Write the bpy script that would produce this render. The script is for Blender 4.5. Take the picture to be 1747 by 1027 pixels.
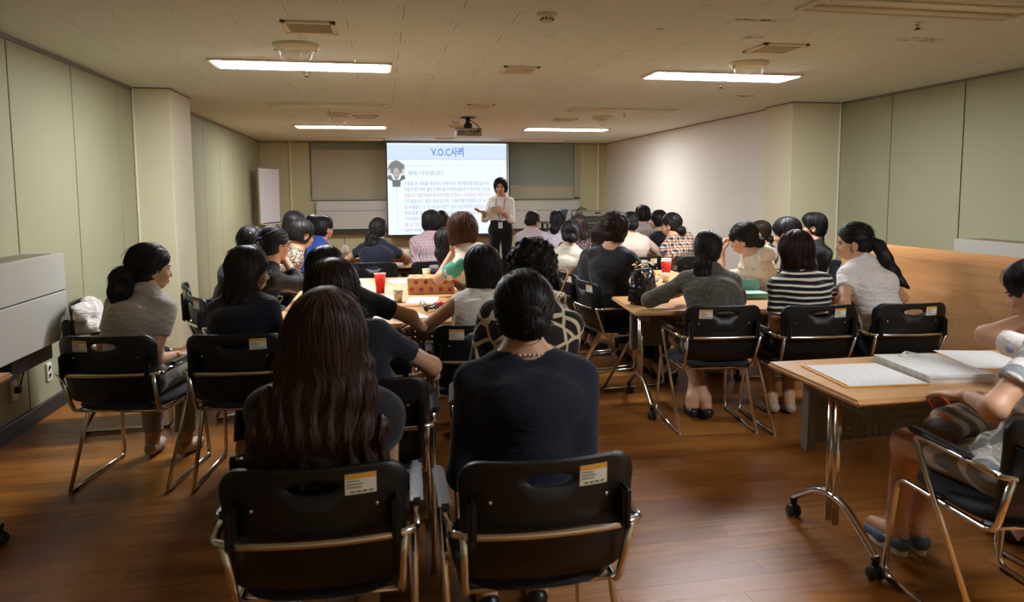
import bpy, bmesh, math, random
import numpy as np
from mathutils import Vector, Matrix, Euler

# ------------------------------------------------------------------ camera, world, exposure
S = bpy.context.scene
COL = S.collection
for o in list(bpy.data.objects):
    bpy.data.objects.remove(o, do_unlink=True)
CAM_H = 1.45
_yaw, _pitch, _roll = .1825, .0913, .0052
_f = Vector((math.sin(_yaw)*math.cos(_pitch), math.cos(_yaw)*math.cos(_pitch), -math.sin(_pitch)))
_r = Vector((math.cos(_yaw), -math.sin(_yaw), 0))
_d = _f.cross(_r)
_r2 = _r*math.cos(_roll) + _d*math.sin(_roll)
_d2 = -_r*math.sin(_roll) + _d*math.cos(_roll)
cam = bpy.data.cameras.new('camera')
cam.sensor_fit = 'HORIZONTAL'; cam.sensor_width = 36
cam.lens = 36*1203.756/1747
cam.shift_y = -(513.5-436.62)/1747
cam.clip_start = .05; cam.clip_end = 60
cam.dof.use_dof = True; cam.dof.focus_distance = 6.0; cam.dof.aperture_fstop = 4.0
camo = bpy.data.objects.new('camera', cam); COL.objects.link(camo)
m = Matrix((( _r2.x, -_d2.x, -_f.x), (_r2.y, -_d2.y, -_f.y), (_r2.z, -_d2.z, -_f.z))).to_4x4()
m.translation = (0, 0, CAM_H)
camo.matrix_world = m
S.camera = camo
W = bpy.data.worlds.new('world'); S.world = W; W.use_nodes = True
W.node_tree.nodes['Background'].inputs[0].default_value = (.5, .47, .38, 1)
W.node_tree.nodes['Background'].inputs[1].default_value = 0.0
S.view_settings.view_transform = 'Standard'; S.view_settings.look = 'None'
S.view_settings.exposure = 0.0; S.view_settings.gamma = 1.0
S.view_settings.use_curve_mapping = False
S.cycles.use_denoising = True
S.cycles.max_bounces = 8; S.cycles.diffuse_bounces = 5; S.cycles.glossy_bounces = 3
S.cycles.sample_clamp_indirect = 6.0
S.cycles.caustics_reflective = False; S.cycles.caustics_refractive = False
LAMP = 77.0            # emission strength of the lit ceiling panels
SCREEN = 1.05           # emission strength of the projected slide

# ------------------------------------------------------------------ materials
MATS = {}
class NT:
    """small node-graph helper"""
    def __init__(s, name):
        s.m = bpy.data.materials.new(name); s.m.use_nodes = True
        s.t = s.m.node_tree; s.n = s.t.nodes; s.l = s.t.links
        s.b = s.n['Principled BSDF']; s.out = s.n['Material Output']
    def node(s, typ, **kw):
        n = s.n.new(typ)
        for k, v in kw.items():
            if k.startswith('i_'):
                key = k[2:]
                key = int(key) if key.isdigit() else key.replace('_', ' ')
                s.put(n.inputs[key], v)
            else: setattr(n, k, v)
        return n
    def put(s, sock, v):
        if hasattr(v, 'is_linked') or isinstance(v, bpy.types.NodeSocket): s.l.new(v, sock)
        elif hasattr(v, 'outputs'): s.l.new(v.outputs[0], sock)
        else:
            try: sock.default_value = v
            except Exception: sock.default_value = (*v, 1) if len(v) == 3 else v
    def coord(s, scale=(1, 1, 1), kind='Object', rot=(0, 0, 0)):
        tc = s.node('ShaderNodeTexCoord'); mp = s.node('ShaderNodeMapping')
        mp.inputs['Scale'].default_value = scale; mp.inputs['Rotation'].default_value = rot
        s.l.new(tc.outputs[kind], mp.inputs[0]); return mp.outputs[0]
    def noise(s, vec, scale=5, detail=3, rough=.5):
        n = s.node('ShaderNodeTexNoise', i_Scale=scale, i_Detail=detail, i_Roughness=rough)
        if vec is not None: s.l.new(vec, n.inputs['Vector'])
        return n.outputs[0]
    def vor(s, vec, scale=5, feature='F1', rnd=1.0):
        n = s.node('ShaderNodeTexVoronoi'); n.feature = feature
        n.inputs['Scale'].default_value = scale; n.inputs['Randomness'].default_value = rnd
        if vec is not None: s.l.new(vec, n.inputs['Vector'])
        return n
    def math(s, op, a, b=0.0, c=None):
        n = s.node('ShaderNodeMath', operation=op); s.put(n.inputs[0], a); s.put(n.inputs[1], b)
        if c is not None: s.put(n.inputs[2], c)
        return n.outputs[0]
    def ramp(s, fac, stops, interp='LINEAR'):
        n = s.node('ShaderNodeValToRGB'); n.color_ramp.interpolation = interp
        e = n.color_ramp.elements
        while len(e) < len(stops): e.new(.5)
        for i, (p, c) in enumerate(stops):
            e[i].position = p; e[i].color = (*c, 1) if len(c) == 3 else c
        s.put(n.inputs[0], fac); return n.outputs[0]
    def mix(s, fac, a, b, mode='MIX'):
        n = s.node('ShaderNodeMix', data_type='RGBA', blend_type=mode)
        s.put(n.inputs[0], fac); s.put(n.inputs[6], a); s.put(n.inputs[7], b); return n.outputs[2]
    def sep(s, vec):
        n = s.node('ShaderNodeSeparateXYZ'); s.put(n.inputs[0], vec); return n.outputs
    def bump(s, h, strength=.3, dist=.01):
        n = s.node('ShaderNodeBump'); n.inputs['Strength'].default_value = strength
        n.inputs['Distance'].default_value = dist
        s.put(n.inputs['Height'], h); s.l.new(n.outputs[0], s.b.inputs['Normal'])
    def base(s, c): s.put(s.b.inputs['Base Color'], c)
    def set(s, **kw):
        for k, v in kw.items(): s.b.inputs[k.replace('_', ' ')].default_value = v
        return s
def c4(c): return (*c, 1) if len(c) == 3 else c
def lin(r, g, b):
    """sRGB 0-255 to linear"""
    f = lambda v: (v/255/12.92) if v/255 <= .04045 else ((v/255+.055)/1.055)**2.4
    return (f(r), f(g), f(b))
def mk(name, col, rough=.6, metal=0, spec=.5, bump=0, bscale=60, coat=0, alpha=1, trans=0, emit=None, es=0, var=0):
    if name in MATS: return MATS[name]
    t = NT(name)
    t.base(c4(col)); t.set(Roughness=rough, Metallic=metal, Specular_IOR_Level=spec)
    if coat: t.set(Coat_Weight=coat)
    if trans: t.set(Transmission_Weight=trans)
    if alpha < 1: t.set(Alpha=alpha)
    if emit: t.set(Emission_Color=c4(emit), Emission_Strength=es)
    v = t.coord()
    n = t.noise(v, bscale, 3)
    if bump: t.bump(n, bump, .004)
    if var:
        n2 = t.noise(v, 4.0, 3)
        t.base(t.mix(n2, c4([x*(1-var) for x in col[:3]]), c4([min(1, x*(1+var)) for x in col[:3]])))
    MATS[name] = t.m; return t.m
def fabric(name, col, pattern=None, col2=(1, 1, 1), col3=(.3, .02, .02), rough=.85, scale=1.0, fold=.5, sheen=.15):
    if name in MATS: return MATS[name]
    t = NT(name); v = t.coord()
    base = c4(col)
    x, y, z = t.sep(v)
    if pattern == 'stripes':
        f = t.math('FRACT', t.math('MULTIPLY', t.math('ADD', z, t.math('MULTIPLY', t.noise(v, 6, 2), .02)), 30*scale))
        base = t.mix(t.math('GREATER_THAN', f, .62), c4(col2), c4(col))
    elif pattern == 'plaid':
        fx = t.math('FRACT', t.math('MULTIPLY', t.math('ADD', x, t.math('MULTIPLY', y, .6)), 16*scale))
        fz = t.math('FRACT', t.math('MULTIPLY', t.math('ADD', z, t.math('MULTIPLY', y, .2)), 16*scale))
        a = t.math('ADD', t.math('LESS_THAN', fx, .38), t.math('LESS_THAN', fz, .38))
        base = t.mix(t.math('MULTIPLY', a, .5), c4(col), c4(col2))
        fx2 = t.math('FRACT', t.math('ADD', fx, .35)); fz2 = t.math('FRACT', t.math('ADD', fz, .35))
        l = t.math('MAXIMUM', t.math('LESS_THAN', fx2, .13), t.math('LESS_THAN', fz2, .13))
        base = t.mix(l, base, c4(col3))
    elif pattern == 'dots':
        d = t.vor(t.coord((1, 1, 1)), 75*scale, rnd=.25).outputs['Distance']
        base = t.mix(t.math('LESS_THAN', d, .22), c4(col), c4(col2))
    elif pattern == 'floral':
        vv = t.vor(v, 70*scale); d = vv.outputs['Distance']
        base = t.mix(t.math('LESS_THAN', d, .42), c4(col), c4(col2))
        base = t.mix(t.math('LESS_THAN', t.noise(v, 55*scale, 1), .44), base, c4(col3))
    elif pattern == 'sparse':
        vv = t.vor(v, 17*scale, rnd=.8).outputs['Distance']
        nn = t.math('ADD', vv, t.math('MULTIPLY', t.noise(v, 60, 2), .25))
        base = t.mix(t.math('LESS_THAN', nn, .30), c4(col), c4(col2))
    elif pattern == 'rings':
        e = t.vor(v, 11*scale, 'DISTANCE_TO_EDGE').outputs['Distance']
        base = t.mix(t.math('LESS_THAN', e, .075), c4(col), c4(col2))
    elif pattern == 'checker':
        n = t.node('ShaderNodeTexChecker', i_Scale=34*scale); t.l.new(v, n.inputs[0])
        n.inputs[1].default_value = c4(col); n.inputs[2].default_value = c4(col2); base = n.outputs[0]
    elif pattern == 'widestripes':
        f = t.math('FRACT', t.math('MULTIPLY', t.math('ADD', x, t.math('MULTIPLY', y, .35)), 11*scale))
        base = t.mix(t.math('GREATER_THAN', f, .5), c4(col), c4(col2))
    elif pattern == 'block':      # lower band of another colour
        base = t.mix(t.math('LESS_THAN', z, scale), c4(col), c4(col2))
    t.base(base); t.set(Roughness=rough, Specular_IOR_Level=.25, Sheen_Weight=sheen)
    w = t.noise(t.coord((7, 7, 16)), 1.6, 3, .55)
    fine = t.noise(v, 420, 1)
    h = t.math('ADD', t.math('MULTIPLY', w, 1.0), t.math('MULTIPLY', fine, .04))
    t.bump(h, fold, .03)
    MATS[name] = t.m; return t.m
def hairmat(name, col, col2, rough=.42):
    if name in MATS: return MATS[name]
    t = NT(name)
    a = t.node('ShaderNodeAttribute'); a.attribute_name = 'strand'; a.attribute_type = 'GEOMETRY'
    n = t.noise(a.outputs['Vector'], 26, 3, .6); n2 = t.noise(a.outputs['Vector'], 7, 2)
    t.base(t.mix(t.math('ADD', t.math('MULTIPLY', n, .6), t.math('MULTIPLY', n2, .5)), c4(col), c4(col2)))
    t.set(Roughness=rough, Specular_IOR_Level=.24)
    t.bump(t.math('ADD', n, t.math('MULTIPLY', n2, .8)), .4, .003)
    MATS[name] = t.m; return t.m

# ------------------------------------------------------------------ object helpers
def new_obj(name, me, mat=None, parent=None):
    o = bpy.data.objects.new(name, me); COL.objects.link(o)
    if mat is not None and me is not None and len(me.materials) == 0: me.materials.append(mat)
    if parent is not None: o.parent = parent
    return o
def tag(o, label=None, cat=None, group=None, kind=None):
    if label: o['label'] = label
    if cat: o['category'] = cat
    if group: o['group'] = group
    if kind: o['kind'] = kind
    return o
def thing(name, label, cat, loc=(0, 0, 0), rz=0, group=None):
    o = bpy.data.objects.new(name, None); COL.objects.link(o)
    o.empty_display_size = .1
    o.location = loc; o.rotation_euler = (0, 0, rz)
    return tag(o, label, cat, group)
def copy_tree(src, parent=None):
    c = src.copy(); COL.objects.link(c)
    if parent is not None: c.parent = parent
    for ch in src.children: copy_tree(ch, c)
    return c
class MB:
    """collects shapes in one bmesh"""
    def __init__(s): s.b = bmesh.new(); s.sm = False
    def box(s, lo, hi, bev=0, M=None, mi=0, seg=1):
        lo, hi = Vector(lo), Vector(hi)
        c, d = (lo+hi)/2, hi-lo
        r = bmesh.ops.create_cube(s.b, size=1)
        bmesh.ops.scale(s.b, vec=d, verts=r['verts']); bmesh.ops.translate(s.b, vec=c, verts=r['verts'])
        vs = r['verts']; fs = list({f for v in vs for f in v.link_faces})
        if bev:
            es = list({e for v in vs for e in v.link_edges})
            q = bmesh.ops.bevel(s.b, geom=es, offset=bev, segments=seg, affect='EDGES', clamp_overlap=True)
            vs = [v for v in q['verts']]; fs = q['faces']
            vs = list({v for f in fs for v in f.verts} | {v for v in r['verts'] if v.is_valid})
            fs = list({f for v in vs for f in v.link_faces})
        for f in fs: f.material_index = mi
        if M is not None: bmesh.ops.transform(s.b, matrix=M, verts=list({v for f in fs for v in f.verts}))
        return s
    def tube(s, pts, r, n=8, cap=True, mi=0, rs=None, closed=False, flat=None):
        pts = [Vector(p) for p in pts]; rings = []; N = len(pts)
        up = None
        for i, p in enumerate(pts):
            if closed: t = (pts[(i+1) % N]-pts[i-1]).normalized()
            else: t = (pts[min(i+1, N-1)]-pts[max(i-1, 0)]).normalized()
            if up is None:
                up = Vector((0, 0, 1)) if abs(t.z) < .9 else Vector((1, 0, 0))
            up = (up - t*up.dot(t)).normalized(); sd = t.cross(up)
            rr = rs[i] if rs else r; fl = flat or 1.0
            rings.append([s.b.verts.new(p + (up*math.cos(a)*fl + sd*math.sin(a))*rr) for a in [2*math.pi*k/n for k in range(n)]])
        M_ = N if closed else N-1
        for i in range(M_):
            A, B = rings[i], rings[(i+1) % N]
            for k in range(n):
                f = s.b.faces.new((A[k], A[(k+1) % n], B[(k+1) % n], B[k])); f.material_index = mi; f.smooth = True
        if cap and not closed:
            f = s.b.faces.new(rings[0][::-1]); f.material_index = mi
            f = s.b.faces.new(rings[-1]); f.material_index = mi
        return s
    def lathe(s, prof, n=20, c=(0, 0, 0), mi=0, axis='Z', smooth=True):
        rings = []
        for r, z in prof:
            rg = []
            for k in range(n):
                a = 2*math.pi*k/n; x, y = r*math.cos(a), r*math.sin(a)
                p = (x, y, z) if axis == 'Z' else ((x, z, y) if axis == 'Y' else (z, x, y))
                rg.append(s.b.verts.new(Vector(p)+Vector(c)))
            rings.append(rg)
        for A, B in zip(rings, rings[1:]):
            for k in range(n):
                f = s.b.faces.new((A[k], A[(k+1) % n], B[(k+1) % n], B[k])); f.material_index = mi; f.smooth = smooth
        for rg, fl in ((rings[0], True), (rings[-1], False)):
            if max((v.co-rg[0].co).length for v in rg) > 1e-6:
                f = s.b.faces.new(rg[::-1] if fl else rg); f.material_index = mi
        bmesh.ops.remove_doubles(s.b, verts=[v for rg in rings for v in rg], dist=1e-6)
        return s
    def prism(s, poly, z0, z1, M=None, mi=0):
        a = [s.b.verts.new((x, y, z0)) for x, y in poly]; b = [s.b.verts.new((x, y, z1)) for x, y in poly]
        fs = [s.b.faces.new(a[::-1]), s.b.faces.new(b)]
        n = len(poly)
        for i in range(n): fs.append(s.b.faces.new((a[i], a[(i+1) % n], b[(i+1) % n], b[i])))
        for f in fs: f.material_index = mi
        if M is not None: bmesh.ops.transform(s.b, matrix=M, verts=a+b)
        return s
    def quad(s, p, mi=0):
        f = s.b.faces.new([s.b.verts.new(q) for q in p]); f.material_index = mi; return s
    def ball(s, c, r, u=14, v=10, mi=0, R=None):
        if not hasattr(r, '__len__'): r = (r, r, r)
        q = bmesh.ops.create_uvsphere(s.b, u_segments=u, v_segments=v, radius=1)
        M = Matrix.Translation(c) @ (R.to_4x4() if R is not None else Matrix()) @ Matrix.Diagonal((*r, 1))
        bmesh.ops.transform(s.b, matrix=M, verts=q['verts'])
        for f in {f for vv in q['verts'] for f in vv.link_faces}: f.material_index = mi; f.smooth = True
        return s
    def mesh(s, name, mats=()):
        bmesh.ops.recalc_face_normals(s.b, faces=s.b.faces[:])
        me = bpy.data.meshes.new(name); s.b.to_mesh(me); s.b.free()
        for m_ in (mats if isinstance(mats, (list, tuple)) else [mats]): me.materials.append(m_)
        return me
    def obj(s, name, mats, parent=None, smooth=False):
        me = s.mesh(name, mats)
        if smooth:
            for p in me.polygons: p.use_smooth = True
        return new_obj(name, me, None, parent)
def smooth_path(pts, n=6):
    """Catmull-Rom through pts"""
    P = [Vector(p) for p in pts]; P = [P[0]*2-P[1]] + P + [P[-1]*2-P[-2]]
    out = []
    for i in range(1, len(P)-2):
        for k in range(n):
            t = k/n; a, b, c, d = P[i-1], P[i], P[i+1], P[i+2]
            out.append(.5*((2*b)+(c-a)*t+(2*a-5*b+4*c-d)*t*t+(3*b-a-3*c+d)*t**3))
    out.append(P[-2]); return out
def round_path(pts, r, n=4):
    """polyline with filleted corners"""
    P = [Vector(p) for p in pts]; out = [P[0]]
    for i in range(1, len(P)-1):
        a, b, c = P[i-1], P[i], P[i+1]
        rr = min(r, (a-b).length*.45, (c-b).length*.45)
        u, w = (a-b).normalized()*rr, (c-b).normalized()*rr
        for k in range(n+1):
            t = k/n; out.append((b+u)*(1-t)**2 + b*2*t*(1-t) + (b+w)*t*t)
    out.append(P[-1]); return out
# ------------------------------------------------------------------ the room
XL, XR, XR2, YB, Y0, ZC = -2.187, 4.99, 4.49, 13.77, -1.6, 2.40
def wallmat(name, col, sc=1.0):
    t = NT(name); v = t.coord()
    n = t.noise(v, 2.2, 4); n2 = t.noise(v, 190, 2)
    t.base(t.mix(t.math('MULTIPLY', n, .5), c4(col), c4([x*.88 for x in col])))
    t.set(Roughness=.62, Specular_IOR_Level=.3); t.bump(n2, .12, .002); return t.m
M_PANEL = wallmat('wall_panel_vinyl', lin(158, 156, 124))
M_CREAM = wallmat('cream_paint', lin(216, 208, 176))
M_WHITEWALL = wallmat('white_wallpaper', lin(222, 216, 202))
M_SEAM = mk('black_joint_gasket', (.02, .02, .018), .9, bump=.1)
M_GREYTRIM = mk('grey_trim', lin(120, 118, 110), .6, bump=.1)
M_BASE = mk('dark_baseboard', (.012, .012, .013), .5, bump=.1)
def ceil_mat():
    t = NT('ceiling_rockwool'); v = t.coord()
    n = t.noise(v, 55, 4, .65); sp = t.noise(t.coord((60, 160, 60)), 1.0, 2)
    st = t.noise(v, 1.1, 3)
    col = t.mix(t.math('MULTIPLY', t.math('LESS_THAN', sp, .33), .35), c4(lin(222, 230, 224)), c4(lin(140, 122, 95)))
    col = t.mix(t.math('MULTIPLY', st, .25), col, c4(lin(208, 208, 190)))
    x, y, z = t.sep(v)
    dx = t.math('SUBTRACT', t.math('ABSOLUTE', x), .275); dy = t.math('SUBTRACT', t.math('ABSOLUTE', y), .118)
    dd = t.math('ADD', t.math('MULTIPLY', dx, dx), t.math('MULTIPLY', dy, dy))
    col = t.mix(t.math('MULTIPLY', t.math('LESS_THAN', dd, .00004), .6), col, c4(lin(90, 74, 50)))
    t.base(col); t.set(Roughness=.95, Specular_IOR_Level=.15); t.bump(n, .25, .004); return t.m
M_CEIL = ceil_mat()
def floor_mat():
    t = NT('floor_wood_laminate')
    oi = t.node('ShaderNodeObjectInfo'); ge = t.node('ShaderNodeNewGeometry')
    r = t.math('FRACT', t.math('ADD', oi.outputs['Random'], ge.outputs['Random Per Island']))
    tc = t.node('ShaderNodeTexCoord'); 
    loc = t.node('ShaderNodeVectorMath', operation='ADD')
    t.l.new(tc.outputs['Object'], loc.inputs[0]); t.l.new(oi.outputs['Location'], loc.inputs[1])
    mp = t.node('ShaderNodeMapping'); mp.inputs['Scale'].default_value = (2.2, 22, 1)
    t.l.new(loc.outputs[0], mp.inputs[0])
    n = t.noise(mp.outputs[0], 1.6, 5, .6)
    mp2 = t.node('ShaderNodeMapping'); mp2.inputs['Scale'].default_value = (6, 120, 1); t.l.new(loc.outputs[0], mp2.inputs[0])
    n2 = t.noise(mp2.outputs[0], 1.0, 3)
    a = t.ramp(n, [(.25, lin(122, 74, 26)), (.5, lin(166, 106, 42)), (.75, lin(190, 130, 60))])
    a = t.mix(t.math('MULTIPLY', n2, .35), a, c4(lin(100, 58, 22)))
    a = t.mix(t.math('MULTIPLY', r, .62), a, c4(lin(112, 66, 26)))
    t.base(a); t.set(Roughness=.30, Specular_IOR_Level=.24)
    t.put(t.b.inputs['Roughness'], t.math('ADD', .22, t.math('MULTIPLY', n, .2)))
    t.bump(t.math('ADD', t.math('MULTIPLY', n2, .4), t.noise(loc.outputs[0], 7, 2)), .10, .006)
    return t.m
M_FLOOR = floor_mat()
def struct(name, mb, mats, label=None, parent=None):
    o = mb.obj(name, mats, parent); o['kind'] = 'structure'
    if label: o['label'] = label
    return o
def frustum_dist(x, y): return math.hypot(x, y) if y > .3 else 99 + abs(x)
def tiling(parent, name, cells, zlo, zhi, mat, bev, keep=300):
    """cells: (x0,x1,y0,y1); nearest in view as own objects, the rest joined"""
    def vis(c):
        x, y = (c[0]+c[1])/2, (c[2]+c[3])/2
        a = math.atan2(x, max(y, .01)) - _yaw
        return y > 1.0 and abs(a) < .70
    cs = sorted(cells, key=lambda c: ((0 if vis(c) else 1), math.hypot((c[0]+c[1])/2, (c[2]+c[3])/2)))
    cache = {}
    for c in cs[:keep]:
        w, d = round(c[1]-c[0], 4), round(c[3]-c[2], 4)
        if (w, d) not in cache:
            cache[(w, d)] = MB().box((-w/2, -d/2, zlo), (w/2, d/2, zhi), bev).mesh(name, mat)
        o = new_obj(name, cache[(w, d)], None, parent); o.location = ((c[0]+c[1])/2, (c[2]+c[3])/2, 0)
    mb = MB()
    for c in cs[keep:]: mb.box((c[0], c[2], zlo), (c[1], c[3], zhi))
    if len(cs) > keep: tag(mb.obj(name, mat, parent), kind='stuff')
# floor: wood planks laid across the room
fl = struct('floor', MB().box((XL-.05, Y0-.05, -.10), (XR+.05, YB+.05, -.009)), mk('floor_underlay', (.03, .02, .01), .9, bump=.1), 'glossy brown wood laminate floor laid in narrow planks')
random.seed(4)
cells = []; pw = .0985; y = Y0; row = 0
while y < YB-.01:
    x = XL - random.choice((0, .3, .6, .15, .75)); y1 = min(y+pw, YB)
    while x < XR:
        x1 = x+.9
        a, b = max(x, XL), min(x1, XR)
        if b-a > .02: cells.append((a+.0003, b-.0003, y+.0003, y1-.0003))
        x = x1
    y = y1; row += 1
tiling(fl, 'plank', cells, -.009, 0, M_FLOOR, .0004)
# ceiling: staggered rock-wool tiles 0.6 x 0.3
ce = struct('ceiling', MB().box((XL-.05, Y0-.05, ZC+.012), (XR+.05, YB+.05, ZC+.12)), mk('ceiling_backing_board', lin(150, 140, 118), .9, bump=.1), 'beige mineral fibre ceiling of staggered rectangular tiles')
cells = []; y = Y0-.04; row = 0
while y < YB-.01:
    x = -3.52 + (.305 if row % 2 else 0); y1 = y+.3
    while x < XR:
        x1 = x+.61; a, b, c_, d_ = max(x, XL), min(x1, XR), max(y, Y0), min(y1, YB)
        if b-a > .02 and d_-c_ > .02: cells.append((a+.0018, b-.0018, c_+.0006, d_-.0006))
        x = x1
    y = y1; row += 1
tiling(ce, 'ceiling_tile', cells, ZC, ZC+.012, M_CEIL, 0)
# walls
def panel_wall(name, label, axis_x, inward, seams, backx):
    w = struct(name, MB().box((min(axis_x, backx), Y0, 0), (max(axis_x, backx), YB, ZC)), M_SEAM, label)
    return w
wl = struct('wall_left', MB().box((XL-.12, Y0, 0), (XL-.012, YB, ZC)), M_SEAM, 'pale green vinyl wall panels with dark vertical joints')
def panels(parent, edges, x0, x1, z0=0.0, z1=ZC, mat=M_PANEL, gap=.006):
    for a, b in zip(edges, edges[1:]):
        if b-a < .05: continue
        mb = MB().box((x0, a+gap, z0), (x1, b-gap, z1), .002)
        mb.obj('wall_panel', mat, parent)
panels(wl, [Y0, -.61, .29, 1.19, 2.09, 2.99, 3.89, 4.79, 5.69, 6.59, 6.955], XL-.012, XL, .10)
panels(wl, [7.665, 7.74, 8.64, 9.54, 10.44, 11.34, 12.24, 13.14, YB], XL-.012, XL, .10)
wr = struct('wall_right', MB().box((XR+.012, Y0, 0), (XR+.12, 7.07, ZC)), M_SEAM, 'pale green vinyl wall panels with dark vertical joints behind the folded tables')
panels(wr, [Y0, -.90, 0, .9, 1.8, 2.70, 3.60, 4.49, 5.39, 6.28, 7.065], XR, XR+.012, .10)
struct('wall_right_plain', MB().box((XR2, 7.5, 0), (XR2+.12, YB, ZC)), M_WHITEWALL, 'plain off white papered wall beyond the right pillar')
struct('wall_back', MB().box((XL-.1, YB, 0), (XR2+.1, YB+.1, ZC)), wallmat('end_wall_paint', lin(186, 176, 134)), 'cream painted end wall with two blinded windows')
struct('wall_front', MB().box((XL-.1, Y0-.1, 0), (XR+.1, Y0, ZC)), M_CREAM, 'cream painted wall behind the photographer')
def pillar(name, x0, x1, y0, y1, bead_x, label):
    p = struct(name, MB().box((x0, y0, 0), (x1, y1, ZC), .004), M_CREAM, label)
    MB().box((bead_x-.008, y0-.014, 0), (bead_x+.008, y0+.002, ZC), .003).obj('corner_bead', mk('bead_white', lin(225, 220, 195), .5, bump=.05), p)
    return p
pillar('wall_pillar_left', XL-.02, -1.867, 6.96, 7.66, XL+.01, 'square cream pillar standing proud of the green panels on the heater side')
pillar('wall_pillar_right', 4.40, XR+.02, 7.07, 7.62, XR-.01, 'square cream pillar between the green panels and the plain papered wall')
# trims
tr = [('trim_1', (XL, Y0, ZC-.028), (XL+.012, 6.96, ZC)), ('trim_2', (XL, 7.66, ZC-.028), (XL+.012, YB, ZC)),
      ('trim_3', (XR-.006, Y0, ZC-.02), (XR, 7.07, ZC)), ('trim_4', (XR2-.006, 7.62, ZC-.012), (XR2, YB, ZC)),
      ('trim_5', (-1.867, 6.952, ZC-.012), (-1.86, 7.665, ZC)), ('trim_6', (XL, 6.952, ZC-.012), (-1.86, 6.96, ZC)),
      ('trim_7', (4.394, 7.062, ZC-.012), (4.40, 7.62, ZC)), ('trim_8', (4.394, 7.062, ZC-.012), (XR, 7.07, ZC)),
      ('trim_9', (XL, YB-.008, ZC-.02), (XR2, YB, ZC))]
for n_, a, b in tr: struct(n_, MB().box(a, b), M_GREYTRIM, 'thin grey trim where wall meets ceiling')
for n_, a, b in [('baseboard_left', (XL, Y0, 0), (XL+.012, 6.96, .10)), ('baseboard_left_far', (XL, 7.66, 0), (XL+.012, YB, .10)),
                 ('baseboard_right', (XR-.012, Y0, 0), (XR, 7.07, .10)), ('baseboard_right_far', (XR2-.012, 7.62, 0), (XR2, YB, .10)), ('baseboard_back', (XL, YB-.012, 0), (XR2, YB, .10))]:
    struct(n_, MB().box(a, b, .002), M_BASE, 'black vinyl baseboard along the foot of the wall')
# back wall windows with blinds
M_BLIND = fabric('blind_grey', lin(128, 132, 112), rough=.9, fold=.05)
M_BLIND2 = fabric('blind_beige', lin(168, 160, 132), rough=.9, fold=.05)
M_FRAME = mk('window_frame_dark', lin(70, 72, 58), .5, bump=.05)
M_FRAME2 = mk('window_frame_beige', lin(150, 146, 118), .5, bump=.05)
w1 = struct('window_1', MB().box((-1.29, YB-.012, 1.32), (.40, YB, 2.39)), M_BLIND2, 'window under a beige blind left of the projection screen')
MB().box((-1.29, YB-.03, 1.32), (-1.27, YB-.012, 2.39)).obj('window_frame', M_FRAME, w1)
MB().box((-1.29, YB-.05, 1.30), (.40, YB-.012, 1.335), .003).obj('window_sill', M_FRAME2, w1)
MB().box((-1.27, YB-.045, 2.25), (.40, YB-.012, 2.39), .003).obj('blind_cassette', M_BLIND, w1)
w2 = struct('window_2', MB().box((2.3, YB-.012, 1.32), (3.80, YB, 2.39)), M_BLIND2, 'window with a blue grey roller blind right of the projection screen')
MB().box((2.3, YB-.03, 1.56), (3.79, YB-.018, 2.39)).obj('roller_blind', fabric('blind_bluegrey', lin(136, 142, 126), rough=.9, fold=.05), w2)
MB().box((2.3, YB-.034, 1.545), (3.79, YB-.014, 1.562)).obj('blind_bar', mk('bar_pale', lin(170, 170, 150), .4, bump=.05), w2)
MB().box((3.80, YB-.05, 1.30), (3.92, YB-.001, 2.39), .003).obj('window_reveal', M_FRAME2, w2)
MB().box((2.3, YB-.05, 1.295), (3.92, YB-.012, 1.33), .003).obj('window_sill', M_FRAME2, w2)
struct('trim_10', MB().box((-1.66, YB-.03, 0), (-1.63, YB, ZC)), M_CREAM, 'slim vertical duct cover on the end wall')
struct('trim_11', MB().box((4.28, YB-.05, 0), (4.32, YB, ZC)), M_CREAM, 'slim vertical duct cover in the corner')
# ------------------------------------------------------------------ ceiling fittings
M_WHITE = mk('white_plastic', lin(225, 222, 212), .45, bump=.05)
M_IVORY = mk('ivory_plastic', lin(222, 212, 184), .5, bump=.05)
M_STEELW = mk('fixture_white_steel', lin(210, 202, 182), .4, bump=.05)
M_DARK = mk('dark_plastic', (.012, .012, .012), .5, bump=.05)
M_CHROME = mk('chrome', (.78, .75, .70), .16, 1.0, bump=.02)
def lit_mat():
    t = NT('lit_diffuser'); v = t.coord((1, 1, 1))
    n = t.noise(v, 80, 1); t.base((.9, .9, .9, 1))
    t.set(Emission_Color=(.96, 1.0, 1.08, 1), Emission_Strength=LAMP); t.bump(n, .02, .002); return t.m
M_LIT = lit_mat()
def fixture(x, y, lit, label, rz=0):
    off = '_offscreen' if lit and y < 2 else ''        # the lit row continues behind the photographer
    t = thing('ceiling_light'+off, label, 'light', (x, y, ZC), rz, 'recessed fluorescent ceiling lights')
    W2, D2 = .65, .17
    fr = MB()
    for a, b in (((-W2, -D2, -.016), (W2, -D2+.02, 0)), ((-W2, D2-.02, -.016), (W2, D2, 0)), ((-W2, -D2+.02, -.016), (-W2+.03, D2-.02, 0)), ((W2-.03, -D2+.02, -.016), (W2, D2-.02, 0))):
        fr.box(a, b, .002)
    fr.obj('frame', M_STEELW, t)
    if lit: MB().box((-W2+.03, -D2+.02, -.021), (W2-.03, D2-.02, -.002), .004).obj('diffuser'+off, M_LIT, t)
    else:
        MB().box((-W2+.03, -D2+.02, -.003), (W2-.03, D2-.02, 0)).obj('reflector', mk('unlit_reflector', lin(236, 230, 208), .35, bump=.05), t)
        for s in (-.07, .07):
            MB().tube([(-W2+.05, s, -.016), (W2-.05, s, -.016)], .0125, 10).obj('fluorescent_tube', mk('tube_glass_off', lin(240, 236, 220), .3, bump=.02), t)
    return t
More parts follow.
